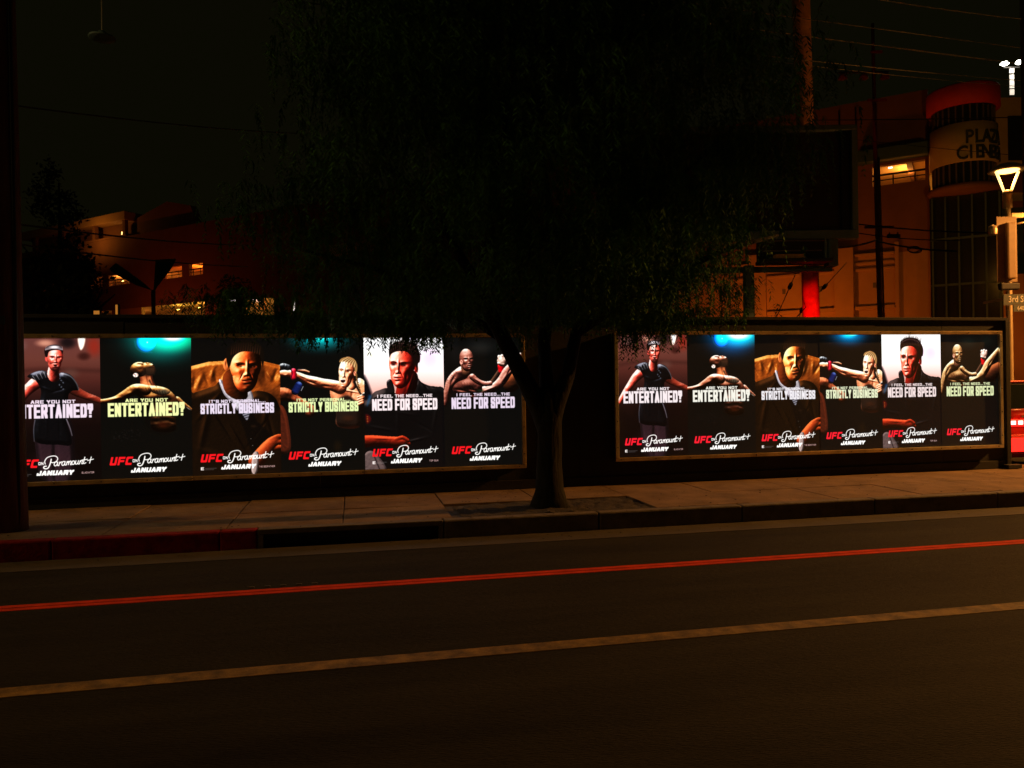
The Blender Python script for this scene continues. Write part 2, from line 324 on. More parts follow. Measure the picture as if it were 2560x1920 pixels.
class Relief:                                     # a lit relief: heights in print pixels, shaded from one side like a studio photograph
    def __init__(s, cv): s.c = cv; s.H = np.full((PH, PW), -1e3); s.Y, s.X = np.mgrid[0:PH, 0:PW]; s.X = s.X+.5; s.Y = s.Y+.5; s.k = (cv.T[2]+cv.T[3])/2
    def join(s, h, ok, k=3.0):
        a = np.where(ok, h, -1e3); both = (a > -900) & (s.H > -900); m = np.maximum(a, s.H)
        d = np.clip(k-np.abs(a-s.H), 0, k); s.H = np.where(both, m+d*d/(4*k), m)
    def ell(s, cx, cy, rx, ry, ang=0, dep=.8, z=0):
        (x, y), = s.c.tp([(cx, cy)]); rx *= s.k; ry *= s.k; c, q = cos(radians(ang)), sin(radians(ang)); dx, dy = s.X-x, s.Y-y
        d = ((dx*c+dy*q)/rx)**2+((-dx*q+dy*c)/ry)**2; s.join(z*s.k+min(rx, ry)*dep*np.sqrt(np.clip(1-d, 0, 1)), d < 1); return s
    def cap(s, pts, dep=.9, z=0):
        P = [(*s.c.tp([(x, y)])[0], r*s.k) for x, y, r in pts]
        Q = []
        for i in range(len(P)-1):
            a, b, c_, d_ = (np.array(P[min(max(j, 0), len(P)-1)]) for j in (i-1, i, i+1, i+2))
            for t in (0, .25, .5, .75): Q.append(.5*((2*b)+(-a+c_)*t+(2*a-5*b+4*c_-d_)*t*t+(-a+3*b-3*c_+d_)*t**3))
        Q.append(np.array(P[-1])); best = np.full(s.H.shape, -1.0)
        for (x0, y0, r0), (x1, y1, r1) in zip(Q[:-1], Q[1:]):
            L = (x1-x0)**2+(y1-y0)**2+1e-9; t = np.clip(((s.X-x0)*(x1-x0)+(s.Y-y0)*(y1-y0))/L, 0, 1); r = r0+(r1-r0)*t
            best = np.maximum(best, r*r-(s.X-x0-t*(x1-x0))**2-(s.Y-y0-t*(y1-y0))**2)
        s.join(z*s.k+dep*np.sqrt(np.clip(best, 0, None)), best > 0); return s
    def poly(s, pts, h=30):                       # cloth: flat body that rounds off at its edge
        cv = Canvas((0, 0, 0)); cv.T = s.c.T; cv.poly(pts, (255, 255, 255)); m = cv.a[..., 0]; b = blur(m, int(max(2, h*s.k*.5)))
        b = blur(b, int(max(2, h*s.k*.35))); s.join(b*h*s.k*1.6, m > .5); return s
    def bump(s, cx, cy, rx, ry, amt, ang=0):
        (x, y), = s.c.tp([(cx, cy)]); rx *= s.k; ry *= s.k; c, q = cos(radians(ang)), sin(radians(ang)); dx, dy = s.X-x, s.Y-y
        s.H = s.H+amt*s.k*np.exp(-(((dx*c+dy*q)/rx)**2+((-dx*q+dy*c)/ry)**2)*1.4); return s
    def face(s, cx, cy, a, b, yaw=0.0, ang=0.0, mouth=0.0):
        c, q = cos(radians(ang)), sin(radians(ang))
        def P(u, v): x = u*a; y = v*b; return cx+x*c-y*q, cy+x*q+y*c
        x, y = P(0, -.18); s.ell(x, y, a, b*.82, ang, .85); x, y = P(yaw*.15, .30); s.ell(x, y, a*.80, b*.70, ang, .95); x, y = P(yaw*.25, .62); s.ell(x, y, a*.52, b*.40, ang, 1.1)
        def B(u, v, rx, ry, am, an=0): x, y = P(u+yaw*(1-abs(u)*.35), v); s.bump(x, y, rx*a, ry*b, am*a, ang+an)
        for sd in (-1, 1):
            B(sd*.40, -.20, .34, .075, .10, sd*-6); B(sd*.40, -.075, .22, .085, -.26); B(sd*.40, -.06, .12, .045, .11); B(sd*.52, .20, .24, .15, .10); B(sd*.62, .48, .16, .26, -.08); B(sd*.30, .36, .05, .16, -.06, sd*-25); B(sd*.13, .30, .07, .05, .10)
        B(0, .02, .085, .26, .26); B(0, .27, .12, .075, .22); B(0, .36, .16, .03, -.12)
        B(0, .475, .24, .035, .08); B(0, .53+mouth*.04, .24, .02+mouth*.09, -.16-mouth*.3); B(0, .60+mouth*.14, .20, .045, .10); B(0, .69+mouth*.14, .2, .035, -.09); B(0, .85+mouth*.06, .22, .09, .12); B(0, -.60, .5, .2, .04)
        s.P = lambda u, v: P(u+yaw*(1-abs(u)*.35), v); return s
    def paint(s, light, ramp, al=1.0, sm=1, skin=.14, rim=None):
        m = s.H > -900; w = blur(m.astype(float), sm); H = blur(np.where(m, s.H, 0), sm)/np.maximum(w, 1e-3)
        n = RNG.normal(0, 1, H.shape); H = H+blur(n, 2)*skin*3+blur(n, 5)*skin*9
        gy, gx = np.gradient(H); nz = 1/np.sqrt(1+gx*gx+gy*gy); L = np.array(light, float); L /= np.linalg.norm(L)
        sh = np.clip((-gx*L[0]-gy*L[1]+L[2])*nz, 0, 1); t = [r[0] for r in ramp]
        col = np.stack([np.interp(sh, t, [r[1][k]/255 for r in ramp]) for k in range(3)], -1)
        if rim: 
            R_ = np.array(rim[0], float); R_ /= np.linalg.norm(R_); e = np.clip((-gx*R_[0]-gy*R_[1]+R_[2])*nz, 0, 1)**rim[2]; col = col*(1-e[..., None])+np.array(rim[1])/255*e[..., None]
        a = np.clip((blur(m.astype(float), 1)-.35)*2.6, 0, 1)[..., None]*al; s.c.a[:] = s.c.a*(1-a)+col*a; return s
def blur(q, r):
    for ax in (0, 1):
        c = np.cumsum(np.concatenate([np.repeat(np.take(q, [0], ax), r+1, ax), q, np.repeat(np.take(q, [-1], ax), r, ax)], ax), ax)
        q = (np.take(c, range(2*r+1, c.shape[ax]), ax)-np.take(c, range(0, c.shape[ax]-2*r-1), ax))/(2*r+1)
    return q
def hair(c, pts, base, hi, lines, w=6):           # a mass of hair with strands
    c.poly(pts, base, 1, 2)
    for p in lines: c.stroke(p, w, hi, 1, al=.55, soft=2.5)
def eyes(c, R, a, b, dark, white=(190, 150, 130)):
    for sd in (-1, 1):
        x, y = R.P(sd*.40, -.065); c.blob(x, y, .17*a, .04*b, dark, .8, .6); c.blob(x-.04*a, y, .035*a, .018*b, white, .5, .6)
        x0, y0 = R.P(sd*.18, -.165); x1, y1 = R.P(sd*.42, -.215); x2, y2 = R.P(sd*.64, -.17); c.stroke([(x0, y0), (x1, y1), (x2, y2)], .09*a, dark, .04*a, al=.85, soft=2.5)

def art_1(side):
    c = Canvas((20, 9, 9)); c.grad([(0, (98, 62, 58)), (.15, (98, 60, 52)), (.3, (78, 42, 36)), (.48, (40, 19, 18)), (.62, (22, 10, 9)), (1, (11, 7, 8))]); c.frame(75, 900, 120, 1550)
    c.blob(430, 165, 120, 55, (190, 140, 120), .8, .9); c.blob(620, 160, 110, 90, (28, 18, 20), .9, .8); c.blob(200, 190, 100, 90, (120, 100, 98), .5, .9)
    c.poly([(715,110),(770,110),(762,190),(735,235),(716,180)], (255, 240, 222), 1, 6); c.blob(850, 200, 100, 160, (130, 44, 30), .8, .9); c.blob(760, 300, 80, 60, (55, 24, 20), .8, .8)
    c.stroke([(75,470),(400,430),(900,450)], 40, (60, 32, 28), al=.5, soft=14); c.blob(640, 470, 110, 80, (96, 74, 66), .5, .9); c.blob(200, 900, 180, 250, (36, 17, 15), .8, .9)
    c.blob(480, 1330, 260, 150, (56, 28, 28), .6, .9)
    sk = [(0, (30, 8, 7)), (.35, (96, 30, 24)), (.65, (186, 74, 60)), (.88, (236, 128, 110)), (1, (255, 214, 204))]
    top = ((-.35, -1, .25), (255, 232, 224), 5)
    Relief(c).cap([(350,560,60),(285,620,52),(225,700,42),(165,790,38),(110,870,28),(90,905,22)]).bump(300, 590, 50, 40, 12).bump(190, 740, 40, 30, 10).paint((-.5, -.5, .8), sk, rim=top)
    Relief(c).cap([(620,600,52),(690,655,46),(770,700,36),(850,735,33),(905,760,26)]).bump(680, 640, 40, 30, 10).bump(820, 720, 40, 18, 7).paint((-.2, -.5, .6), [(0, (24, 8, 6)), (.5, (84, 32, 22)), (.9, (150, 64, 44)), (1, (190, 90, 64))], rim=top)
    cl = [(0, (6, 6, 8)), (.6, (13, 13, 16)), (.85, (34, 34, 40)), (1, (96, 98, 110))]
    R = Relief(c).poly([(345,930),(630,930),(670,1250),(650,1540),(400,1540),(350,1400)], 60)
    R.bump(500, 1350, 26, 220, -26)
    R.paint((-.3, -.2, .9), [(0, (8, 5, 6)), (.7, (30, 19, 24)), (1, (70, 48, 56))], al=.75)
    R = Relief(c).poly([(270,500),(330,455),(410,440),(470,480),(520,505),(560,462),(640,485),(690,560),(712,640),(650,650),(620,700),(625,800),(600,930),(645,1180),(540,1190),(330,1150),(330,930),(370,760),(385,640),(340,540)], 60)
    for (x, y, rx, ry, m_, an) in ((420, 620, 70, 14, 10, 20), (540, 640, 80, 14, -10, -15), (470, 760, 90, 12, 9, 8), (430, 980, 14, 120, 9, 0), (540, 1020, 14, 120, -9, 0), (360, 520, 60, 16, 12, 35), (620, 540, 70, 16, 12, 40)): R.bump(x, y, rx, ry, m_, an)
    R.paint((-.4, -.8, .5), cl, rim=((-.1, -1, .1), (214, 212, 220), 7))
    c.stroke([(560,470),(640,500),(690,570),(712,640)], 7, (210, 206, 212), 2, al=.6, soft=5); c.stroke([(330,935),(318,1030),(322,1150)], 6, (176, 176, 190), 2, al=.6, soft=4); c.stroke([(600,930),(630,1020),(648,1100)], 6, (206, 206, 216), 2, al=.7, soft=4)
    for k in range(9): c.stroke([(300+k*16, 500-k*6), (330+k*14, 545-k*5)], 7, (206, 200, 204) if k % 2 else (60, 58, 62), 2, al=.7, soft=3)
    for k in range(6): c.blob(545+(k % 3)*16, 520+k*22, 13, 9, (120, 124, 136), .6, .6, k*30)
    Relief(c).cap([(500,400,44),(492,470,52),(500,505,50)]).paint((-.9, -.2, .4), sk, rim=((-1, -.3, .2), (250, 206, 200), 5))
    c.blob(438, 322, 16, 32, (206, 84, 76), 1, .3)
    R = Relief(c).face(508, 322, 74, 124, .12, 3, .5); R.paint((-.2, -.35, .9), sk, rim=((-1, -.6, .1), (255, 226, 220), 6)); eyes(c, R, 74, 124, (50, 10, 9))
    c.blob(515, 425, 50, 40, (34, 10, 9), .75, .6); c.stroke([(470,370),(505,362),(545,368)], 12, (44, 12, 10), 6, al=.7, soft=4); x, y = R.P(0, .55); c.blob(x, y, 18, 12, (30, 4, 4), .9, .5)
    hair(c, [(428,300),(420,235),(450,195),(510,180),(560,195),(580,240),(572,275),(556,240),(505,236),(460,252),(446,300)], (24, 12, 14), (240, 232, 236), [[(430+k*11, 232-14*sin(k/13*pi)), (436+k*10.5, 200-20*sin(k/13*pi))] for k in range(14)], 11)
    c.blob(505, 205, 62, 20, (255, 248, 250), .75, .8)
    c.grain(); return c
def art_2(side):
    c = Canvas((13, 13, 11)); c.frame(898, 1695, 123, 1538)
    g = (0, 90, 150) if side else (0, 110, 105)
    c.blob(1450, 120, 560, 420, (0, 34, 58) if side else (0, 56, 54), 1, 1, add=True); c.blob(1430, 110, 430, 340, g, .8, 1, add=True)
    c.blob(1540, 110, 360, 210, (20, 150, 130) if side else (0, 160, 100), .9, 1, add=True)
    c.blob(1300, 160, 95, 115, (0, 70, 210), .9, .35, add=True); c.blob(1290, 150, 66, 84, (20, 60, 0), .6, .5, add=True); c.blob(1505 if side else 1535, 108, 200 if side else 140, 100 if side else 66, (255, 255, 255), 1, .8, add=True)
    c.blob(1310, 165, 10, 12, (200, 255, 255), .9, .9); c.stroke([(1200,150),(1215,220),(1270,265),(1350,268)], 7, (40, 150, 190), 3, al=.35, soft=5)
    sk = [(0, (10, 5, 3)), (.35, (66, 34, 16) if not side else (70, 34, 22)), (.65, (150, 98, 50) if not side else (158, 96, 70)), (.88, (214, 160, 96) if not side else (226, 164, 134)), (1, (255, 236, 180) if not side else (255, 232, 214))]
    up = ((.1, -1, .25), (255, 240, 190) if not side else (255, 236, 224), 5)
    R = Relief(c).cap([(1290,480,60),(1300,550,58),(1310,640,80)]).bump(1340, 540, 14, 70, 12, -14).bump(1310, 540, 12, 70, -10, -12); R.paint((-.2, -.5, .8), [(0, (24, 10, 6)), (.6, (120, 60, 36)), (1, (214, 140, 90))])
    R = Relief(c).poly([(1180,640),(1260,600),(1440,620),(1540,700),(1570,800),(1550,940),(1540,1070),(1350,1060),(1325,900),(1270,780)], 70)
    R.cap([(1560,760,40),(1610,800,30),(1660,835,20),(1700,865,12)]).bump(1340, 720, 90, 50, 26).bump(1470, 700, 70, 46, 22).bump(1400, 830, 14, 120, -16)
    for k in range(3): R.bump(1370, 880+k*60, 44, 22, 12).bump(1460, 870+k*60, 50, 24, 12).bump(1520, 860+k*60, 30, 14, -10, 20)
    R.paint((-.1, -1, .35), sk, rim=up)
    c.blob(1420, 970, 190, 190, (12, 7, 5), .62, .9); c.blob(1440, 1010, 100, 56, (104, 38, 12), .45, .9)
    R = Relief(c).cap([(1290,650,52),(1200,640,52),(1110,690,40),(1030,735,30),(960,752,25),(905,757,22)]).bump(1210, 625, 50, 36, 16).bump(1150, 680, 46, 20, 12, -25).bump(1020, 730, 50, 12, 8, -12); R.paint((-.1, -1, .5), sk, rim=up)
    Relief(c).ell(1420, 660, 90, 40, 8).bump(1450, 650, 20, 20, 8).paint((0, -1, .4), sk, al=.8, rim=up); c.blob(1440, 665, 76, 40, (84, 84, 70), .55, .8)
    for k in range(8): c.stroke([(1290+k*24, 628+k*6), (1306+k*24, 668+k*8)], 6, (22, 15, 10), 2, al=.75, soft=3)
    c.stroke([(1325,555),(1345,600)], 18, (24, 18, 14), 6, al=.8, soft=5); c.stroke([(1350,545),(1385,618)], 8, (26, 20, 16), 3, al=.8, soft=3)
    R = Relief(c).ell(1235, 440, 82, 74, -10).ell(1300, 430, 76, 58, -6).ell(1330, 450, 50, 52)
    for b in ((1232, 388, 22, 12, -14), (1262, 374, 12, 16, 14), (1292, 380, 10, 8, -12), (1310, 372, 16, 10, 14), (1338, 384, 10, 8, -9), (1356, 392, 12, 10, 9), (1180, 420, 30, 40, 6), (1250, 440, 40, 24, -6)): R.bump(*b)
    R.paint((-.1, -1, .45), sk, rim=up)
    c.poly([(1290,420),(1335,405),(1372,420),(1378,460),(1345,500),(1290,510),(1255,492),(1270,450)], (40, 26, 18), .8, 9); [c.stroke([(1300+k*9, 430), (1304+k*9, 490)], 4, (170, 130, 90), 1, al=.3, soft=3) for k in range(8)]
    c.blob(1200, 455, 40, 44, (40, 22, 14), .4, .9); c.stroke([(1236,384),(1258,380),(1266,392)], 5, (40, 18, 12), 3, soft=2)
    c.blob(1204, 496, 27, 25, (250, 232, 220), 1, .35); c.stroke([(1190,486),(1206,497),(1200,510)], 6, (110, 56, 44), 4, soft=2); c.stroke([(1215,484),(1222,500)], 4, (150, 90, 70), soft=2)
    for k in range(30): c.blob(1000+RNG.uniform(0, 240), 1050+RNG.uniform(0, 120), 12, 8, (34, 30, 28), .6, .8)
    c.blob(1665, 845, 44, 10, (190, 180, 160), .6, .9, 35); c.grain(); return c
def art_3(side):
    c = Canvas((15, 13, 12)); c.frame(43, 830, 130, 1545)
    R = Relief(c).poly([(20,424),(860,424),(860,950),(20,950)], 50)
    for k in range(16): R.bump(60+k*52+RNG.uniform(-14, 14), 540+RNG.uniform(-50, 60), 22, 70, (14 if k % 2 else -14), RNG.uniform(-35, 35))
    R.paint((-.5, -.6, .7), [(0, (40, 17, 4)), (.5, (92, 46, 13)), (.8, (160, 88, 30)), (1, (240, 186, 112))], sm=2); c.blob(760, 800, 160, 200, (30, 13, 5), .7, .9); c.blob(690, 560, 60, 200, (70, 34, 10), .5, .9)
    R = Relief(c).poly([(35,740),(60,695),(160,655),(250,620),(300,590),(470,790),(585,690),(690,690),(770,740),(815,830),(845,1000),(845,1600),(20,1600)], 80)
    for b in ((200, 820, 150, 22, 14, -50), (300, 1000, 190, 16, -13, 60), (150, 1050, 30, 200, 16, 12), (700, 900, 26, 150, 14, 12), (740, 1050, 18, 120, -12, -14), (440, 1180, 130, 14, 12, 62), (620, 1120, 130, 14, -14, -55), (250, 1330, 160, 30, 14, 20)): R.bump(*b)
    R.paint((-.55, -.55, .65), [(0, (7, 4, 3)), (.55, (18, 10, 6)), (.85, (48, 27, 11)), (1, (100, 62, 28))], skin=.05)
    c.poly([(440,880),(560,880),(620,1000),(760,1180),(640,1350),(560,1300),(500,1080)], (12, 9, 8), .9, 7); c.blob(585, 1050, 38, 22, (50, 30, 16), .6, .8); [c.blob(560+k*14, 1180+k*70, 6, 6, (170, 160, 150), .7, .8) for k in range(2)]
    for k in range(22): c.stroke([(120+k*16, 930), (240+k*16, 1420)], 2, (14, 8, 4), al=.35, soft=1.5)
    Relief(c).poly([(283,575),(305,560),(350,640),(430,700),(490,765),(470,860),(440,880),(400,800),(330,720)], 26).paint((-.5, -.4, .8), [(0, (60, 54, 60)), (.7, (140, 134, 140)), (1, (226, 220, 224))]); Relief(c).poly([(560,672),(590,770),(560,805),(490,800),(500,770)], 20).paint((-.5, -.4, .8), [(0, (50, 46, 50)), (1, (170, 164, 168))])
    c.poly([(480,800),(555,850),(545,940),(525,985),(490,930),(465,880)], (120, 118, 126), 1, 2); [c.stroke([(474+k*9, 900+k*22), (545, 872+k*26)], 7, (22, 20, 26), soft=2) for k in range(4)]
    Relief(c).cap([(420,560,110),(430,640,105),(480,720,62)]).paint((-.8, -.2, .4), [(0, (14, 6, 3)), (.6, (70, 30, 10)), (1, (130, 62, 22))])
    Relief(c).ell(352, 400, 30, 62, 4, .5).bump(352, 395, 12, 34, -12).paint((-.5, -.3, .8), [(0, (40, 16, 6)), (.7, (170, 90, 44)), (1, (232, 140, 84))])
    rp = [(0, (16, 6, 3)), (.3, (70, 26, 8)), (.58, (186, 92, 36) if side else (178, 72, 26)), (.80, (246, 172, 96) if side else (240, 136, 74)), (1, (255, 236, 184) if side else (255, 216, 164))]
    R = Relief(c).face(520, 440, 148, 250, .10, 2); R.paint((-.78, -.42, .62), rp, sm=1, skin=.12); eyes(c, R, 148, 250, (30, 11, 5), (170, 120, 84))
    c.blob(640, 470, 60, 200, (18, 7, 3), .55, .9)
    x, y = R.P(0, .53); c.stroke([(x-38, y), (x, y+4), (x+38, y)], 9, (70, 18, 10), 5, al=.8, soft=4); c.blob(x, y+16, 34, 9, (170, 66, 44), .5, .8)
    x, y = R.P(0, .74); c.blob(x, y, 88, 66, (48, 22, 10), .42, .9); x, y = R.P(0, .44); c.blob(x, y, 52, 12, (48, 22, 10), .4, .8)
    hair(c, [(366,430),(350,330),(360,250),(415,180),(510,150),(610,160),(672,225),(690,320),(676,430),(662,360),(646,300),(600,276),(500,270),(440,300),(404,350),(384,420)], (22, 14, 10), (104, 60, 32), [[(394+k*21, 300-34*sin(k/12*pi)), (404+k*21, 215-38*sin(k/12*pi))] for k in range(13)], 9)
    R = Relief(c).cap([(600,1420,70),(680,1320,72),(750,1230,60),(800,1190,40)]).cap([(740,1200,26),(800,1165,24),(850,1160,20)], z=20).cap([(740,1250,26),(800,1225,24),(850,1215,20)], z=18).cap([(730,1300,26),(795,1280,24),(850,1275,20)], z=14)
    R.paint((-.5, -.7, .6), [(0, (30, 10, 4)), (.5, (104, 40, 16)), (.85, (170, 76, 36)), (1, (214, 116, 66))])
    Relief(c).poly([(575,1340),(628,1330),(612,1525),(562,1525)], 18).paint((-.6, -.2, .7), [(0, (50, 42, 40)), (1, (176, 156, 150))]); c.grain(); return c
def art_4(side):
    c = Canvas((12, 13, 12)); c.frame(831, 1591, 138, 1528)
    c.blob(1190, 120, 420, 230, (0, 40, 74) if side else (0, 60, 66), 1, 1, add=True); c.blob(1190, 120, 380 if not side else 290, 200, (0, 80, 100) if side else (0, 84, 84), 1, 1, add=True)
    c.blob(1180, 130, 140, 70, (20, 110, 90), .8, 1, add=True); c.blob(1230, 135, 90, 16, (150, 230, 220), .8, .9, add=True)
    op = [(0, (18, 7, 4)), (.5, (92, 44, 24)), (.85, (176, 100, 64)), (1, (226, 150, 108))]
    Relief(c).cap([(820,720,70),(880,720,62),(960,770,44),(1050,830,40),(1110,890,44),(1090,920,40)]).bump(900, 700, 50, 30, 12).paint((-.1, -.8, .5), op); Relief(c).cap([(940,760,30),(965,700,28),(990,640,24)]).paint((.5, -.5, .6), op)
    Relief(c).cap([(965,690,36),(995,625,34)]).paint((.3, -.7, .6), [(0, (6, 8, 20)), (.7, (24, 40, 92)), (1, (90, 110, 160))]); c.stroke([(1036,640),(1018,682)], 4, (190, 192, 204), soft=2)
    Relief(c).poly([(815,860),(870,870),(905,1040),(915,1290),(815,1300)], 40).paint((.3, -.4, .7), [(0, (10, 5, 4)), (.8, (82, 36, 20)), (1, (120, 56, 32))], al=.85)
    sk = [(0, (40, 16, 10)), (.3, (128, 66, 40)), (.6, (212, 142, 104)), (.85, (244, 194, 158)), (1, (255, 240, 222))]; up = ((-.1, -1, .3), (255, 246, 232), 6)
    R = Relief(c).poly([(1290,600),(1380,600),(1480,640),(1540,560),(1600,610),(1610,760),(1560,900),(1540,1080),(1340,1060),(1330,900),(1280,740)], 60).bump(1400, 700, 60, 40, 16).bump(1480, 740, 16, 60, -10).bump(1440, 690, 120, 8, 9, 12).bump(1420, 980, 70, 60, 14); R.paint((-.3, -.7, .6), sk)
    c.poly([(1350,780),(1440,740),(1520,800),(1600,780),(1610,1100),(1520,1060),(1345,1060),(1325,900)], (16, 11, 9), .88, 9); c.blob(1440, 980, 90, 50, (70, 38, 22), .55, .9)
    R = Relief(c).cap([(1370,660,64),(1290,630,54),(1210,610,48),(1140,592,50),(1060,560,38),(1000,525,30),(960,512,27)]).bump(1330, 610, 60, 34, 14).bump(1240, 640, 60, 16, -9, 8).bump(1130, 570, 60, 18, 11, 18).bump(1110, 600, 50, 10, -9, 22).bump(1040, 540, 40, 8, 8, 25); R.paint((-.15, -.85, .5), sk, rim=up)
    Relief(c).cap([(950,510,34),(890,500,34),(850,500,30)]).bump(880, 520, 20, 12, 8).paint((-.2, -.8, .5), sk, rim=up)
    Relief(c).cap([(900,440,30),(860,430,32),(835,440,28)]).bump(860, 420, 10, 16, 8).bump(885, 425, 8, 16, 8).bump(840, 425, 8, 16, 7).paint((-.2, -1, .5), [(0, (10, 10, 12)), (.6, (46, 48, 52)), (.9, (130, 134, 138)), (1, (236, 240, 240))])
    Relief(c).cap([(952,475,24),(950,545,26)]).paint((-.2, -.6, .6), [(0, (50, 4, 12)), (.7, (186, 20, 48)), (1, (255, 110, 130))]); c.stroke([(928,455),(940,500),(930,550)], 7, (12, 10, 14), soft=3)
    Relief(c).cap([(1000,470,12),(1050,476,13),(1090,490,8)]).paint((-.2, -1, .5), sk, rim=up); c.stroke([(985,463),(1040,460)], 8, (36, 38, 56), 3, soft=3)
    Relief(c).cap([(1470,560,36),(1480,640,44)]).paint((-.6, -.3, .5), sk)
    c.stroke([(1500,600),(1540,690),(1580,770)], 24, (20, 17, 16), 14, al=.95, soft=4)
    R = Relief(c).cap([(1600,740,30),(1560,770,28)]); [R.cap([(1575,745+k*24,13),(1530,762+k*26,11)], z=16) for k in range(4)]; R.paint((-.5, -.6, .6), sk); c.blob(1595, 735, 40, 20, (14, 13, 15), .9, .7)
    R = Relief(c).face(1432, 500, 80, 160, -.28, 8, 1.0).bump(1490, 560, 30, 60, -10); R.paint((-.55, -.35, .75), sk, skin=.14); eyes(c, R, 80, 160, (52, 22, 14))
    x, y = R.P(0, .57); c.blob(x, y, 27, 24, (40, 6, 6), 1, .4); c.stroke([(x-18, y-15), (x+18, y-16)], 8, (250, 240, 230), 5, soft=2)
    c.blob(1508, 510, 15, 32, (222, 142, 112), 1, .35); c.stroke([(1503,495),(1512,520)], 5, (110, 50, 34), soft=2)
    hair(c, [(1366,392),(1380,356),(1430,338),(1492,350),(1528,410),(1526,490),(1508,486),(1500,440),(1462,400),(1400,384)], (150, 116, 76), (250, 226, 180), [[(1385+k*23, 392+k*10), (1400+k*22, 368+k*8), (1440+k*15, 345+k*8)] for k in range(6)], 9)
    for k in range(6): c.stroke([(1396+k*23, 394+k*10), (1412+k*21, 370+k*8), (1450+k*14, 350+k*8)], 4, (44, 28, 18), 2, al=.9, soft=2)
    c.stroke([(1520,520),(1528,600),(1556,700)], 17, (120, 88, 50), 9, soft=3); [c.stroke([(1514+k*5, 545+k*26), (1532+k*5, 556+k*26)], 4, (40, 26, 16), soft=2) for k in range(6)]
    c.blob(1340, 1270, 60, 90, (40, 26, 12), .6, .9); c.grain(); return c
def art_5(side):
    c = Canvas((20, 16, 16)); c.frame(48, 956, 110, 1570)
    c.grad([(0, (255, 250, 246)), (.1, (250, 238, 232)), (.25, (226, 204, 200)), (.4, (200, 158, 148)), (.47, (150, 112, 104)), (.52, (16, 14, 16)), (.85, (13, 12, 14)), (1, (16, 15, 17))])
    c.blob(140, 300, 180, 260, (255, 226, 190), .55, 1); c.blob(800, 330, 220, 200, (190, 156, 214), .6, 1); c.blob(300, 150, 360, 150, (255, 255, 250), .9, .9); c.blob(800, 150, 200, 90, (255, 250, 255), .9, .9); c.blob(600, 700, 500, 110, (160, 108, 96), .5, .9)
    c.poly([(40,540),(70,560),(110,660),(130,760),(40,800)], (14, 12, 18), 1, 12)
    R = Relief(c).poly([(30,900),(100,800),(150,720),(220,690),(310,670),(420,740),(560,740),(640,560),(700,610),(790,650),(860,660),(970,720),(975,1200),(975,1600),(30,1600)], 80)
    for b in ((200, 760, 90, 14, 12, -20), (320, 800, 14, 90, 14, 10), (720, 660, 16, 90, 18, -30), (780, 720, 14, 110, -16, -30), (860, 690, 80, 14, 14, 25), (130, 850, 20, 90, 12, 10), (520, 960, 120, 16, 12, 10), (420, 1060, 22, 120, 16, 0), (700, 1100, 120, 16, -14, 30), (620, 1260, 140, 18, 14, -12), (240, 1120, 140, 16, 14, 12), (850, 1000, 20, 160, 12, 10)): R.bump(*b)
    R.paint((-.4, -.7, .6), [(0, (6, 6, 8)), (.6, (13, 12, 13)), (.88, (30, 26, 26)), (1, (84, 72, 70))], skin=.05)
    c.blob(500, 1080, 480, 220, (9, 9, 11), .55, .95)
    c.stroke([(110,760),(80,860)], 34, (30, 84, 120), 8, al=.7, soft=10); c.poly([(60,960),(110,980),(115,1030),(70,1060)], (110, 16, 18), .7, 8); [c.blob(80, 985+k*18, 14, 6, (190, 150, 60), .6, .8) for k in range(4)]
    Relief(c).poly([(40,1480),(60,1380),(160,1385),(290,1600),(40,1600)], 26).paint((-.4, -.6, .7), [(0, (30, 24, 26)), (1, (132, 112, 108))], al=.9); c.stroke([(140,1400),(210,1580)], 9, (30, 24, 26), soft=5); [c.blob(185+k*26, 1425+k*48, 6, 6, (20, 16, 18), .8, .8) for k in range(3)]
    fl = [(0, (30, 6, 4)), (.45, (96, 26, 13)), (.8, (164, 56, 30)), (1, (214, 96, 58))]
    R = Relief(c).cap([(40,1260,70),(160,1255,62),(280,1262,56),(380,1275,62),(470,1280,62)]).cap([(400,1250,26),(470,1230,26),(530,1262,22)], z=30).cap([(420,1290,26),(500,1272,24),(545,1300,20)], z=24).cap([(410,1325,24),(480,1318,24),(525,1335,18)], z=16).bump(240, 1230, 120, 12, 8, 3); R.paint((-.2, -.9, .45), fl)
    Relief(c).cap([(560,560,100),(530,650,110),(500,720,96)]).bump(560, 640, 16, 90, 14, 20).paint((-.6, -.3, .5), [(0, (16, 4, 4)), (.6, (74, 14, 10)), (1, (150, 34, 24))])
    c.blob(640, 455, 27, 56, (150, 36, 26), 1, .35); c.stroke([(630,425),(650,455),(634,490)], 10, (60, 10, 8), soft=4)
    sk = [(0, (34, 5, 5)), (.3, (110, 22, 16)), (.58, (206, 70, 50) if side else (196, 60, 42)), (.82, (246, 128, 104)), (1, (255, 226, 208))]
    R = Relief(c).face(478, 430, 150, 245, -.30, 4); R.bump(600, 520, 50, 110, -16); R.paint((-.62, -.42, .68), sk, skin=.12); eyes(c, R, 150, 245, (26, 6, 6), (190, 120, 100))
    for sd in (-1, 1): x, y = R.P(sd*.40, -.08); c.blob(x, y, 54, 32, (36, 8, 7), .62, .8)
    x, y = R.P(0, .53); c.stroke([(x-34, y), (x+6, y+2), (x+40, y+5)], 10, (80, 10, 12), 6, al=.85, soft=4); x, y = R.P(.1, .84); c.blob(x+20, y+10, 100, 30, (50, 6, 6), .4, .9)
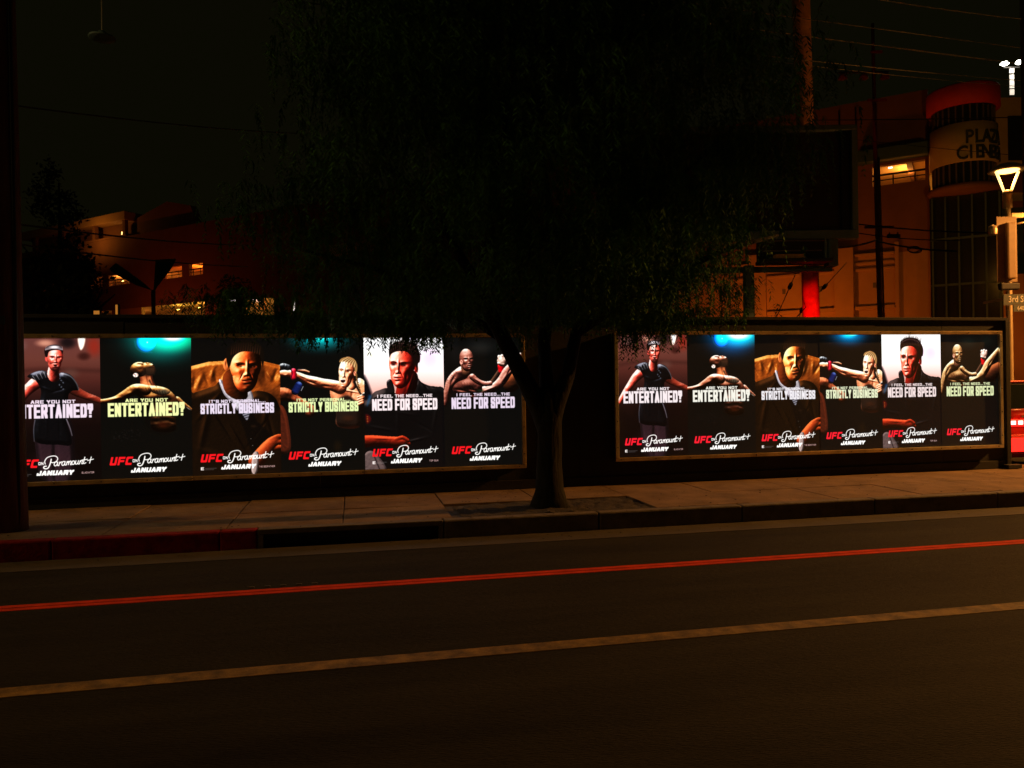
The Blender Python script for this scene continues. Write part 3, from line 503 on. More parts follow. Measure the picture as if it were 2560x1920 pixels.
    hair(c, [(338,330),(330,250),(355,190),(430,150),(520,148),(610,170),(660,230),(688,300),(682,380),(662,400),(656,500),(640,430),(612,400),(590,320),(520,262),(420,262),(358,290)], (24, 12, 11), (120, 80, 70), [[(352+k*24, 262-26*sin(k/12*pi)), (372+k*23, 196-36*sin(k/12*pi))] for k in range(13)], 7)
    for k in range(18): x = 340+k*18; c.stroke([(x, 215-48*sin(k/17*pi)), (x+10+RNG.uniform(-8, 10), 172-48*sin(k/17*pi)-RNG.uniform(0, 22))], 13, (28, 15, 14), 3, soft=3)
    for k in range(14): x = 356+k*20; c.stroke([(x, 212-40*sin(k/13*pi)), (x+12, 196-44*sin(k/13*pi))], 7, (206, 172, 160), 2, al=.5, soft=3)
    Relief(c).poly([(300,600),(345,570),(375,620),(390,720),(330,740),(308,680)], 24).paint((-.5, -.6, .6), [(0, (8, 7, 8)), (.8, (30, 26, 28)), (1, (110, 100, 100))])
    c.grain(.005); return c
def art_6(side):
    c = Canvas((14, 14, 13)); c.frame(846, 1543, 150, 1490)
    c.blob(1180, 250, 200, 120, (30, 38, 32) if side else (40, 40, 38), .8, 1); c.blob(1400, 230, 140, 120, (24, 32, 26), .7, 1); c.blob(950, 300, 100, 200, (24, 24, 24), .8, 1)
    sk = [(0, (16, 8, 5)), (.3, (72, 44, 26)), (.6, (154, 114, 74)), (.85, (212, 176, 128)), (1, (255, 238, 206))] if side else [(0, (18, 8, 7)), (.3, (74, 38, 32)), (.6, (140, 86, 72)), (.85, (200, 146, 130)), (1, (255, 224, 212))]
    up = ((-.2, -1, .3), sk[-1][1], 6)
    Relief(c).cap([(1265,640,24),(1305,580,24),(1345,510,22),(1365,480,20)]).paint((-.4, -.6, .4), [(0, (12, 8, 7)), (.7, (64, 42, 32)), (1, (120, 88, 68))])
    Relief(c).cap([(1358,450,30),(1362,500,26)]).paint((-.3, -.6, .6), [(0, (60, 2, 6)), (.7, (190, 14, 26)), (1, (255, 90, 96))])
    R = Relief(c).ell(1370, 395, 46, 56).cap([(1345,350,16),(1350,390,15)], z=16).cap([(1372,344,17),(1375,388,15)], z=18).cap([(1398,352,16),(1398,390,14)], z=14).cap([(1340,420,12),(1385,430,14)], z=20); R.paint((-.3, -.7, .6), [(0, (40, 26, 22)), (.4, (130, 98, 86)), (.75, (232, 206, 190)), (1, (255, 250, 242))])
    R = Relief(c).cap([(1450,640,80),(1500,600,80),(1560,570,80)]).paint((-.4, -.7, .4), [(0, (14, 7, 4)), (.7, (86, 46, 26)), (1, (176, 106, 66))])
    R = Relief(c).cap([(1130,740,60),(1210,710,46),(1300,670,40),(1370,600,46),(1420,510,48),(1480,430,40),(1550,340,30)]).bump(1250, 690, 70, 12, 9, -20).bump(1400, 560, 60, 14, 12, -55).bump(1440, 500, 60, 10, -9, -52).bump(1360, 640, 30, 30, 10); R.paint((-.4, -.8, .45), sk, rim=up)
    for k in range(9): c.blob(1270+k*14, 700-k*9+RNG.uniform(-10, 10), 15, 8, (50, 40, 30), .5, .8, RNG.uniform(-60, 60))
    R = Relief(c).poly([(940,560),(1010,500),(1090,530),(1150,600),(1190,650),(1160,740),(980,750),(920,680)], 60).bump(1060, 640, 80, 50, 26).bump(1000, 700, 70, 14, -14, 10).bump(1110, 700, 60, 10, -10, 12); R.paint((-.3, -.9, .4), sk)
    R = Relief(c).cap([(1100,560,30),(1150,610,27),(1210,635,24),(1262,632,24)]).bump(1150, 600, 40, 10, 8, 35); R.paint((-.2, -.9, .5), sk, rim=up)
    R = Relief(c).cap([(1010,520,66),(950,560,54),(905,620,44),(880,700,36),(862,790,30),(850,840,26)]).bump(980, 500, 50, 34, 18).bump(930, 580, 16, 60, -12, 30).bump(890, 680, 12, 60, 9, 10); R.paint((-.4, -.8, .5), sk, rim=up)
    for k in range(16): c.blob(960+RNG.normal(0, 32), 555+RNG.normal(0, 34), 16, 5, (44, 32, 26), .5, .8, RNG.uniform(-70, 70))
    for k in range(6): c.stroke([(1000+k*26, 610+k*5), (1022+k*24, 690)], 3, (60, 36, 24), al=.55, soft=3)
    c.blob(900, 760, 46, 90, (30, 14, 10), .6, .9); c.blob(1170, 705, 46, 22, (26, 46, 26), .8, .8)
    Relief(c).cap([(1040,440,44),(1050,500,48)]).bump(1070, 480, 8, 40, 8, -20).paint((-.3, -.4, .5), [(0, (14, 7, 5)), (.7, (96, 60, 42)), (1, (170, 120, 90))])
    R = Relief(c).face(1050, 385, 66, 112, .38, -2, .15).bump(1010, 400, 30, 60, -6); R.paint((-.15, -.75, .65), sk, skin=.14, rim=up); eyes(c, R, 66, 112, (28, 14, 10))
    c.blob(1004, 405, 16, 30, (206, 150, 124) if side else (214, 150, 134), 1, .35); c.stroke([(1000,392),(1010,408)], 5, (80, 44, 32), soft=2)
    x, y = R.P(0, .55); c.blob(x, y, 17, 5, (30, 10, 8), .9, .6); c.blob(1040, 300, 50, 26, (60, 50, 40), .25, .9)
    c.grain(); return c
ART = [art_1, art_2, art_3, art_4, art_5, art_6]
LINES = [('ARE YOU NOT', (.267, .735), (.432, .457), 'ENTERTAINED?', (.076, .92), (.461, .56)), ("IT'S NOT PERSONAL...", (.187, .83), (.451, .474), 'STRICTLY BUSINESS', (.095, .926), (.477, .553)),
         ('I FEEL THE NEED...THE', (.156, .85), (.433, .457), 'NEED FOR SPEED', (.094, .914), (.466, .555))]
CAPS = ['GLADIATOR', None, 'THE GODFATHER', None, 'TOP GUN', None]
TINT = [[(224, 206, 220), (226, 232, 160), (218, 204, 222), (214, 228, 162), (236, 218, 220), (214, 198, 216)],
        [(226, 214, 216), (222, 220, 208), (220, 216, 220), (212, 218, 182), (222, 204, 202), (206, 214, 164)]]
def poster_material(i, side):
    c = ART[i](side); L = LINES[i//2]
    lettering(c, L[0], L[1], L[2], L[3], L[4], L[5], TINT[side][i], CAPS[i], (236, 26, 44) if side else (232, 20, 28))
    a = np.clip(c.a, 0, 1)
    im = bpy.data.images.new('poster_print', PW, PH); px = np.ones((PH, PW, 4), np.float32); px[..., :3] = a[::-1]
    im.pixels.foreach_set(px.ravel()); im.update(); im.pack()
    m = bpy.data.materials.new('backlit_print'); m.use_nodes = True; t = m.node_tree; b = t.nodes['Principled BSDF']
    tx = t.nodes.new('ShaderNodeTexImage'); tx.image = im; tx.interpolation = 'Cubic'; tx.extension = 'EXTEND'
    # backlit film: the print is the colour of the light that comes through
    b.inputs['Base Color'].default_value = (0.02, 0.02, 0.02, 1); b.inputs['Roughness'].default_value = 0.35
    t.links.new(tx.outputs[0], b.inputs['Emission Color']); b.inputs['Emission Strength'].default_value = 1.32
    return m
# ------------------------------------------------------------------ light sources of the street at night
SODIUM = (1.0, 0.40, 0.08)
def cobra_lamp(x, y, h, ax, ay, power, label, tone=SODIUM, cone=178):
    t = thing('street_lamp', label, 'street lamp', (x, y, 0), 0, 'cobra head lamps over the road')
    bm = bm_new(); tube(bm, [(0,0,-0.2),(0,0,h*0.9),(0,0,h)], [.12,.09,.07], 12); obj('lamp_post', bm, 'lamp_metal', t)
    bm = bm_new(); tube(bm, [(0,0,h-.1),(ax*.3,ay*.3,h+.35),(ax,ay,h+.5)], [.05,.045,.04], 8); obj('arm', bm, 'lamp_metal', t)
    bobj('lamp_head', 'lamp_metal', t, (ax-.3, ax+.3, ay-.15, ay+.15, h+.45, h+.6), bevel=.03)
    bobj('bulb', 'sodium_bulb', t, (ax-.2, ax+.2, ay-.1, ay+.1, h+.40, h+.44))
    o = lamp('sodium_light', 'SPOT', (x+ax, y+ay, h+.36), power, tone, 0.12, (x+ax, y+ay, 0), cone, .08)
cobra_lamp(20.5, .2, 7.0, 0, -1.8, 15000, 'tall cobra head street lamp at the corner beyond the red car', SODIUM, 156)
cobra_lamp(-14.0, -1.4, 8.0, 0, -2.0, 1250, 'tall cobra head street lamp at the kerb far to the left of the hoarding', (1, .60, .20))

# ------------------------------------------------------------------ ground, road, pavement
RZ = -0.20; KY = -2.10
bm = bm_new(); box(bm, -300, 300, -200, 400, RZ-.5, RZ-.012); struct(obj('ground', bm, 'asphalt'))
bm = bm_new(); box(bm, -120, 120, -10.2, KY-.62, RZ-.2, RZ); road = struct(obj('road', bm, 'asphalt'))
bm = bm_new(); box(bm, -120, 60, KY-.615, KY-.155, RZ-.2, RZ+.004); struct(obj('gutter', bm, 'gutter_concrete'))
bm = bm_new(); box(bm, -120, 120, -14.5, -10.35, RZ-.2, 0); struct(obj('near_pavement', bm, 'concrete'))
bm = bm_new(); box(bm, 10.9, 60, 0.45, 90, RZ-.1, RZ+.02); struct(obj('side_street', bm, 'asphalt'))
bm = bm_new(); box(bm, -60, 10.7, .25, 60, -.2, -.02); struct(obj('yard_ground', bm, 'gutter_concrete'))
bm = bm_new(); box(bm, -60, 60, KY+.005, .40, -.3, -.03); pav = struct(obj('pavement', bm, 'gutter_concrete'))
px0 = -9.9
rowY = [KY+.01, -1.08, .36]
for i in range(26):
    x0 = px0+i*1.22; 
    for r in range(2):
        ya, yb = rowY[r]+.006, rowY[r+1]-.006
        if r == 0 and 1.45 < x0+.61 < 3.2:      # the tree pit breaks the outer row
            continue
        z = random.uniform(-.005, .003); tl = random.uniform(-.004, .004)
        bm = bm_new(); box(bm, x0+.006, x0+1.214, ya, yb, -.03, z)
        bm.verts.ensure_lookup_table()
        for v in bm.verts:
            if v.co.z > -.02: v.co.z += tl*(v.co.x-x0-.6)
        obj('paving_slab', bm, 'concrete', pav, bevel=.006)
bm = bm_new(); n = 26; g = []
for iy in range(9):
    g.append([bm.verts.new((1.2+ix*.0915, KY+.02+iy*.125, -.028+.03*sin(ix*1.9)*cos(iy*1.3)*.4+random.uniform(0, .018)+.03*math.exp(-((ix-12)**2+(iy-3)**2)/14))) for ix in range(n)])
for iy in range(8):
    for ix in range(n-1): bm.faces.new((g[iy][ix], g[iy][ix+1], g[iy+1][ix+1], g[iy+1][ix]))
struct(obj('tree_pit', bm, 'soil'))
# kerb in lengths: red painted to the left, a storm drain mouth, plain beyond
kerb = struct(bobj('kerb', 'gutter_concrete', None, (-60, 60, KY-.03, KY+.0, -.6, -.32)))
def kstone(x0, x1, m, lab=None):
    bm = bm_new(); box(bm, x0+.004, x1-.004, KY-.15, KY+.002, RZ-.1, 0.002); o = obj('kerb_stone', bm, m, kerb, bevel=.018)
    if lab: o['label'] = lab
x = -9.4
while x < -1.10: kstone(x, min(x+1.6, -1.02), 'kerb_red', 'red painted kerb length'); x += 1.6
x = 0.95
while x < 26: kstone(x, x+1.8, 'kerb_plain'); x += 1.8
dr = thing('storm_drain', 'dark storm drain mouth cut into the kerb at the end of the red paint', 'drain', (0, 0, 0))
bobj('lintel', 'kerb_plain', dr, (-1.015, .945, KY-.15, KY+.0, -.055, .003), bevel=.008)
bobj('drain_cavity', 'iron', dr, (-1.015, .945, KY-.05, KY-.045, RZ-.1, -.056)); bobj('side_cheek', 'kerb_plain', dr, (-1.015, -.96, KY-.148, KY-.055, RZ-.1, -.056))
o = bobj('side_cheek', 'kerb_plain', dr, (.90, .945, KY-.148, KY-.055, RZ-.1, -.056))
# road lines: a thin red pair and a painted yellow stripe
mk = bm_new()
for y in (-4.092, -4.004): box(mk, -90, 60, y-.038, y+.038, RZ, RZ+.004)
rl = struct(obj('road_line', mk, 'red_line'))
mk = bm_new(); box(mk, -90, 60, -5.985, -5.835, RZ, RZ+.004); struct(obj('road_line', mk, 'yellow_paint'))
for k in range(5):
    tag(bobj('road_stud', 'mullion', None, (-.90+k*.13, -.85+k*.13, -3.90, -3.88, RZ, RZ+.010), bevel=.003), ['first pale reflective stud from the left beside the red line', 'second pale stud from the left in the row beside the red line', 'middle pale stud of the five beside the red line', 'fourth pale stud from the left beside the red line', 'last pale stud on the right of the row beside the red line'][k], 'road stud', 'pale studs beside the red line')
# leaf litter and grit on the pavement, one scattered mass
bm = bm_new()
for k in range(700):
    a = random.uniform(-5, 11) if k % 3 else random.gauss(2.3, .9); y = random.uniform(KY-.5, -.05); z = (.008 if y > KY else RZ+.008)
    if KY-.16 < y < KY: z = .006
    s = random.uniform(.006, .022); t = random.uniform(0, pi)
    v = [bm.verts.new((a+s*cos(t+q)*(1 if q % 2 < 1 else .4), y+s*sin(t+q), z+random.uniform(0, .006))) for q in (0, 1.6, 3.1, 4.7)]; bm.faces.new(v)
lt = obj('leaf_litter', bm, 'bark'); lt['kind'] = 'stuff'; tag(lt, 'dry leaves and grit scattered over pavement and gutter', 'leaf litter')

# ------------------------------------------------------------------ hoarding with two lit poster boxes
h = thing('hoarding', 'long black plywood hoarding behind the pavement, carrying both lit poster boxes', 'hoarding', (0, 0, 0))
x = -9.0; k = 0
while x < 10.40:
    x1 = min(x+1.22, 10.46); dz = random.uniform(-.004, .004)
    bobj('plywood_panel', 'hoarding_black', h, (x+.002, x1-.002, 0.0+dz, .05+dz, .0, 2.42)); x += 1.22; k += 1
bobj('cap_rail', 'hoarding_black', h, (-9.0, 10.53, -.03, .09, 2.42, 2.47), bevel=.006)
bobj('skirting', 'hoarding_black', h, (-9.0, 10.46, -.025, -.006, .0, .13), bevel=.004)
bobj('end_post', 'hoarding_black', h, (10.465, 10.55, -.05, .10, 0, 2.418), bevel=.006)
bobj('end_foot', 'hoarding_black', h, (10.38, 10.64, -.16, -.052, .006, .07), bevel=.006)
for q in range(7): bobj('rear_prop', 'hoarding_black', h, (-8+q*2.9, -7.93+q*2.9, .055, .12, -.02, 2.4))

PITCH = 1.1045
names = [('a generic athlete in a black vest with arms spread on a rose brown ground', 'white heading'), ('a bare chested athlete with head thrown back under a turquoise spotlight', 'heading'),
         ('a bearded man in a brown suit against tan leather', 'heading'), ('a fighter with braids throwing a straight punch, red wrist tape', 'heading'),
         ('a short haired man in a dark jacket on a pale pink sky', 'heading'), ('a bald tattooed fighter kicking high with a raised fist', 'heading')]
EDGES = [[-4.262, -3.161, -2.069, -0.959, 0.14, 1.227, 2.325], [3.768, 4.854, 5.951, 7.043, 8.131, 9.197, 10.275]]
def light_box(x0, z0, z1, side, lab):
    edges = EDGES[side]; x0 = edges[0]; x1 = edges[6]; PITCH = (x1-x0)/6; w = .055; yf = -.125
    t = thing('poster_light_box', lab, 'light box', (x0, 0, 0), 0, 'lit poster boxes on the hoarding')
    L = x1-x0; g = .012
    bobj('back_tray', 'box_dark', t, (-.04, L+.04, -.078, -.006, z0-.04, z1+.04))
    bobj('frame_rail', 'rail_metal', t, (-w, L+w, yf, -.0785, z1+.002, z1+w), bevel=.004)
    a = 0
    for a0, a1 in ((0, 2), (2, 4), (4, 6)): bobj('frame_rail', ('rail_bright_glare' if side and a0 == 4 else 'rail_metal'), t, (-w+.0 if a0 == 0 else a0*PITCH+.002, L+w if a1 == 6 else a1*PITCH-.002, yf+random.uniform(-.003, .003), -.0785, z0-w, z0-.002), bevel=.004)
    bobj('frame_rail', 'rail_bright_glare' if side else 'rail_metal', t, (-w, -.002, yf-.002, -.0785, z0+.0, z1+.0), bevel=.004); bobj('frame_rail', 'rail_bright_glare' if side else 'rail_metal', t, (L+.002, L+w, yf-.002, -.0785, z0+.0, z1+.0), bevel=.004)
    bm = bm_new()
    for k in range(13):
        for zz in (z0-w/2, z1+w/2): tube(bm, [(k*L/12*.99+.02, yf, zz), (k*L/12*.99+.02, yf-.006, zz)], .008, 6)
    for k in range(5):
        for xx in (-w/2, L+w/2): tube(bm, [(xx, yf, z0+.15+k*.38), (xx, yf-.008, z0+.15+k*.38)], .008, 6)
    obj('rail_screws', bm, 'iron', t)['kind'] = 'stuff'
    for i in range(6):
        bm = bm_new(); uv = bm.loops.layers.uv.new('UVMap')
        dy = -.0015*(i % 2)-.0008*random.random(); o_ = .003
        xa, xb = edges[i], edges[i+1]
        ya, yb = -.086+dy, -.080+dy
        nx = 10; Z0, Z1 = z0+random.uniform(0, .004), z1-random.uniform(0, .004)
        prev = None
        for q in range(nx+1):
            u_ = q/nx; xx = xa+(xb-xa)*u_; bul = .0015*sin(pi*u_*2+i)
            cur = [bm.verts.new((xx, ya+bul, Z0)), bm.verts.new((xx, ya+bul, Z1)), bm.verts.new((xx, yb, Z1)), bm.verts.new((xx, yb, Z0))]; cur.append(u_)
            if prev:
                f = bm.faces.new((prev[0], cur[0], cur[1], prev[1])); 
                for l, (a, b) in zip(f.loops, ((prev[4], 0), (u_, 0), (u_, 1), (prev[4], 1))): l[uv].uv = (a, b)
                for fi in ((prev[1], cur[1], cur[2], prev[2]), (prev[2], cur[2], cur[3], prev[3]), (prev[3], cur[3], cur[0], prev[0])): bm.faces.new(fi).material_index = 1
            else: bm.faces.new(cur[:4]).material_index = 1
            prev = cur
        bm.faces.new(prev[:4][::-1]).material_index = 1
        p = obj('poster', bm, [poster_material(i, side), 'box_dark'])
        where = 'the light box left of the tree' if side == 0 else 'the light box right of the tree'
        tag(p, PL[side][i], 'poster', 'lit posters along the hoarding')
PL = [['ARE YOU NOT ENTERTAINED poster half behind the wooden pole, man in black vest', 'ARE YOU NOT ENTERTAINED poster with pale yellow letters and green spotlight', 'lilac STRICTLY BUSINESS poster in the box left of the tree, suited man before tan leather', 'STRICTLY BUSINESS poster left of the tree, punching fighter under blue green light', 'NEED FOR SPEED poster with man on pale sky, left of the trunk', 'NEED FOR SPEED poster partly covered by the left limb of the tree, bald fighter'],
      ['ARE YOU NOT ENTERTAINED poster with twigs hanging over it, man in black vest', 'ARE YOU NOT ENTERTAINED poster with white letters under a blue spotlight', 'white STRICTLY BUSINESS poster right of the tree, suited man before golden leather', 'STRICTLY BUSINESS poster right of the tree, punching fighter under deep blue light', 'NEED FOR SPEED poster with man on pale sky, near the right end of the hoarding', 'NEED FOR SPEED poster with yellow green letters at the right end of the hoarding']]
light_box(-4.285, .362, 2.158, 0, 'lit six poster box left of the tree, orange brown frame')
light_box(3.795, .405, 2.19, 1, 'lit six poster box right of the tree, metal frame with poster glare coloured in at both ends')

# ------------------------------------------------------------------ street tree with hanging foliage
TX, TY = 2.333, -1.62
tr = thing('pepper_tree', 'big dark pepper tree with drooping foliage, forked trunk in front of the hoarding', 'tree', (TX, TY, 0))
def lat(a, dep=0): return R0.x*a+FWD.x*dep, R0.y*a+FWD.y*dep
bm = bm_new()
tube(bm, [(0,0,-.05),(0,0,.06),(.0,0,.2),(-.01,0,.5),(.0,.0,.85),(.0,.0,1.08),(-.02,.02,1.34),(-.02,.04,1.5)], [.27,.22,.175,.155,.15,.155,.12,.06], 16, wob=.08)
def limb(a):
    pts, rad = zip(*[((lat(p[0], p[1])[0], lat(p[0], p[1])[1], p[2]), p[3]) for p in a]); tube(bm, pts, rad, 10, wob=.08)
limb([(0,0,.7,.10),(0,0,.95,.14),(-.12,0,1.22,.12),(-.33,-.05,1.62,.105),(-.55,-.1,2.05,.09),(-.85,-.2,2.7,.075),(-1.4,-.4,3.6,.055),(-2.2,-.6,4.4,.03)])
limb([(0,0,.7,.10),(0,0,.95,.14),(.10,0,1.25,.11),(.24,.05,1.6,.09),(.35,.1,2.1,.075),(.8,.2,3.0,.06),(1.5,.3,3.9,.045),(2.4,.3,4.7,.02)])
limb([(0,0,1.0,.11),(-.01,.05,1.4,.095),(-.04,.1,2.0,.08),(.1,.2,3.2,.07),(-.1,.1,4.6,.055),(.2,.0,6.2,.03)])
limb([(-.55,-.1,2.05,.06),(-1.2,.2,2.5,.05),(-2.2,.3,3.0,.03),(-3.0,.2,3.2,.015)]); limb([(.35,.1,2.1,.06),(1.1,-.3,2.6,.045),(2.0,-.5,3.0,.03),(2.7,-.4,3.2,.015)])
limb([(-.85,-.2,2.7,.05),(-.6,-1.0,3.6,.04),(-.4,-1.8,4.6,.02)]); limb([(.8,.2,3.0,.05),(.6,-1.0,4.0,.04),(.8,-1.7,5.0,.02)])
obj('trunk', bm, 'bark', tr)
# crown: clumps of hanging strands set with narrow leaflets
zt = [1.95, 2.2, 2.6, 3.4, 4.4, 5.0, 5.8, 6.6, 7.4, 8.1]
Lr = [2.7, 3.6, 3.85, 3.85, 3.5, 3.1, 2.5, 1.8, 1.2, .3]; Rr = [0.8, 1.4, 1.75, 2.45, 3.3, 2.9, 2.25, 1.6, 1.0, .3]
def crown(nclump, seed):
    rg = np.random.default_rng(seed); st = []
    for i in range(nclump):
        z = rg.uniform(2.35, 8.0); th_ = rg.uniform(0, 2*pi); Rl = np.interp(z, zt, Lr); Rx = np.interp(z, zt, Rr)
        q = math.sqrt(rg.uniform(.08, 1)); a = q*cos(th_)*(Rx if cos(th_) > 0 else Rl)*.95; b = q*sin(th_)*min(2.6, .72*(Rl+Rx)/2)-.2
        if b > .9: b = .9*rg.uniform(.3, 1)
        cr = rg.uniform(.30, .62)
        for s in range(int(rg.integers(34, 60))):
            o = rg.normal(0, 1, 3)*np.array([cr, cr, cr*.6])*.6
            st.append((a+o[0], b+o[1], z+o[2]+.12, rg.uniform(.16, .46)*(1.5 if rg.uniform() < .12 else 1), i))
    # the fringe that hangs over the tops of the posters (lateral, depth, height, reach)
    for px, py, Z, n_, sp, ln in ((1590, 830, 9.9, 46, .16, .33), (1665, 828, 9.9, 30, .13, .22), (1572, 850, 9.8, 16, .05, .42), (765, 838, 9.0, 26, .08, .13), (850, 838, 9.0, 26, .10, .13), (1000, 832, 9.2, 60, .22, .20), (1050, 838, 9.2, 40, .16, .17), (1105, 835, 9.2, 14, .05, .2), (1300, 840, 9.6, 30, .14, .14),
                                  (700, 800, 9.0, 90, .5, .25), (1150, 795, 9.2, 120, .7, .26), (950, 800, 9.1, 90, .5, .24), (1420, 780, 9.4, 90, .5, .25), (1610, 800, 9.7, 90, .4, .22), (1750, 790, 9.6, 50, .3, .22), (560, 760, 9.0, 70, .35, .3), (640, 775, 9.0, 60, .35, .3), (1830, 740, 9.4, 40, .16, .3)):
        P = at(px, py, Z)-Vector((TX, TY, 0)); a = P.dot(R0); b = P.dot(FWD)
        for s in range(n_): st.append((a+rg.normal(0, sp), b+rg.normal(0, .14), P.z+rg.uniform(.0, .10), ln*rg.uniform(.5, 1.2)+.08, 9999))
    V = []; F = []; tip = []
    for a, b, z, L, ci in st:
        x, y = lat(a, b)
        if ci == 9999: z = z-.1+L*.55
        elif z-L < 2.22: z = max(z, 2.22+.3+rg.uniform(0, .25)); L = min(L, z-2.22)
        if z < 2.75 and y+TY > -.32: y = -.32-TY-rg.uniform(0, .2)
        d = rg.uniform(0, 2*pi); out = rg.uniform(.05, .35)*L; nl = int(L/.042)+3
        P = []
        for k in range(nl):
            t = k/(nl-1); P.append((x+cos(d)*out*math.sqrt(t), y+sin(d)*out*math.sqrt(t), z+.10*L*(1-(1-2*t)**2)*.6-L*t**1.35))
        lw = rg.uniform(.007, .013)
        for k in range(nl):
            for sgn in (-1, 1):
                p = P[k]; aa = d+sgn*pi/2*rg.uniform(.5, 1.3); ll = rg.uniform(.05, .10)*(1.15-.5*k/nl); dr_ = rg.uniform(.3, 1.1)
                tx, ty, tz = p[0]+cos(aa)*ll*.75, p[1]+sin(aa)*ll*.75, p[2]-ll*dr_
                mx, my, mz = (p[0]+tx)/2, (p[1]+ty)/2, (p[2]+tz)/2+ll*.08
                wx, wy = -sin(aa+.6)*lw, cos(aa+.6)*lw
                n0 = len(V); V += [p, (mx+wx, my+wy, mz), (tx, ty, tz), (mx-wx, my-wy, mz-.004)]; F.append((n0, n0+1, n0+2, n0+3))
    me = bpy.data.meshes.new('crown'); me.from_pydata(V, [], F); me.materials.append(MATS['leaf'])
    o = bpy.data.objects.new('crown', me); COL.objects.link(o); o.parent = tr; o['kind'] = 'stuff'
crown(470, 3)

# ------------------------------------------------------------------ wooden pole at the left, wires
up = thing('utility_pole', 'thick dark wooden utility pole on the kerb in front of the first poster', 'utility pole', (-3.70, -1.50, 0))
bm = bm_new(); tube(bm, [(.02,0,-.05),(.01,0,1),(0,0,3),(-.02,0,6),(-.03,0,9)], [.20,.19,.185,.175,.165], 18, wob=.02); obj('shaft', bm, 'pole_wood', up)
bm = bm_new(); tube(bm, [(.165,-.10,.0),(.16,-.10,3),(.13,-.1,8)], .022, 8); obj('conduit', bm, 'iron', up)
bobj('step_plate', 'iron', up, (-.1, .1, -.215, -.20, 2.2, 2.3))
bm = bm_new(); tube(bm, [(-1.2,0,8.3),(1.2,0,8.3)], .07, 6); obj('crossarm', bm, 'pole_wood', up)
def wire(name, label, pts, m='wire', r=.012, sag=0.0):
    bm = bm_new(); P = []
    for (a, b) in zip(pts[:-1], pts[1:]):
        a, b = Vector(a), Vector(b)
        for k in range(14): t = k/14; P.append(a+(b-a)*t-Vector((0, 0, sag*4*t*(1-t))))
    P.append(Vector(pts[-1])); tube(bm, P, r, 5); return tag(obj(name, bm, m), label, 'wire', 'overhead wires')
def ext(p, q, k): p, q = Vector(p), Vector(q); return p+(q-p)*(-k), p+(q-p)*(1+k)
def pw(label, a, b, Za, Zb, m='wire', r=.012, sag=.1, k=.5):
    A, B = ext(at(*a, Za), at(*b, Zb), k); wire('overhead_wire', label, [A, B], m, r, sag)
pw('thin pale wire, uppermost at the right, leaving through the top edge', (2245, 0), (2560, 42), 22, 24)
pw('thin pale wire passing behind the tall red pole near its top', (1800, 10), (2560, 114), 22, 26, k=1.2)
pw('bright thin wire crossing in front of the tall red pole, third from the top', (1800, 54), (2560, 153), 21, 25, r=.016, k=1.2)
pw('thin pale wire just above the three unlit roof floodlights', (1899, 133), (2560, 198), 24, 28, k=.3)
pw('faint wire below the others, sagging towards the white twin lamp', (2030, 160), (2500, 208), 26, 30, r=.010, k=.4)
pw('dark wire across the red topped drum tower', (2037, 296), (2560, 288), 34, 30, 'wire_dark', .02)
pw('dark wire across the middle of the drum tower', (2140, 345), (2560, 385), 34, 30, 'wire_dark', .012)
pw('upper dark cable in front of the brown garage wall, right of the thin pole', (2150, 560), (2520, 582), 34, 28, 'wire_dark', .03, k=.05)
pw('second dark cable with a splice box in front of the garage wall', (2150, 583), (2400, 600), 34, 30, 'wire_dark', .022, k=.02)
pw('thick sagging dark cable with coiled slack in front of the garage wall', (2067, 620), (2190, 600), 28, 36, 'wire_dark', .04, k=.0)
pw('thick dark cable running from the thin pole down to the right', (2190, 602), (2390, 628), 36, 32, 'wire_dark', .04, k=.0)
pw('dark wire over the roof at the far left, upper one of a pair', (62, 556), (560, 607), 14, 22, 'wire_dark', .018, k=.2)
pw('dark wire at the far left, lower one of a pair above the lit parking decks', (62, 606), (560, 660), 14, 22, 'wire_dark', .016, k=.2)
pw('black wire high in the sky between the wooden pole and the tree', (60, 258), (640, 322), 13, 20, 'wire_dark', .014, k=.3)
pw('black wire entering the top of the tree crown', (780, 0), (1210, 52), 14, 18, 'wire_dark', .012, k=.3)
bm = bm_new()
for k in range(3):
    c = at(2284+k*2, 617+k*1.5, 33); tube(bm, [c+R0*(.28*cos(t*pi/10))+UPV*(.12*sin(t*pi/10)-.1) for t in range(21)], .018, 5)
tag(obj('cable_coil', bm, 'wire_dark'), 'coil of slack cable hanging under the thick dark cable', 'cable coil')
c = at(2234, 590, 33.5); sb = thing('splice_box', 'dark oblong splice box hanging on the second cable', 'splice box', c, -TH)
bobj('casing', 'wire_dark', sb, (-.28, .28, -.06, .06, -.08, .08), bevel=.03); bobj('clamp', 'wire_dark', sb, (-.2, -.16, -.03, .03, .08, .16)); bobj('clamp', 'wire_dark', sb, (.16, .2, -.03, .03, .08, .16))

c = at(2576, 960, 24); rpo = thing('utility_pole', 'reddish wooden pole cut by the right edge of the view above the amber lantern', 'utility pole', (c.x, c.y, 0))
bm = bm_new(); tube(bm, [(.1,0,-.2),(.05,0,6),(0,0,16)], [.2,.17,.14], 14, wob=.02); obj('shaft', bm, 'pole_wood', rpo)
bobj('crossarm', 'pole_wood', rpo, (-.2, 2.2, -.2, -.1, 14.2, 14.35), bevel=.01)
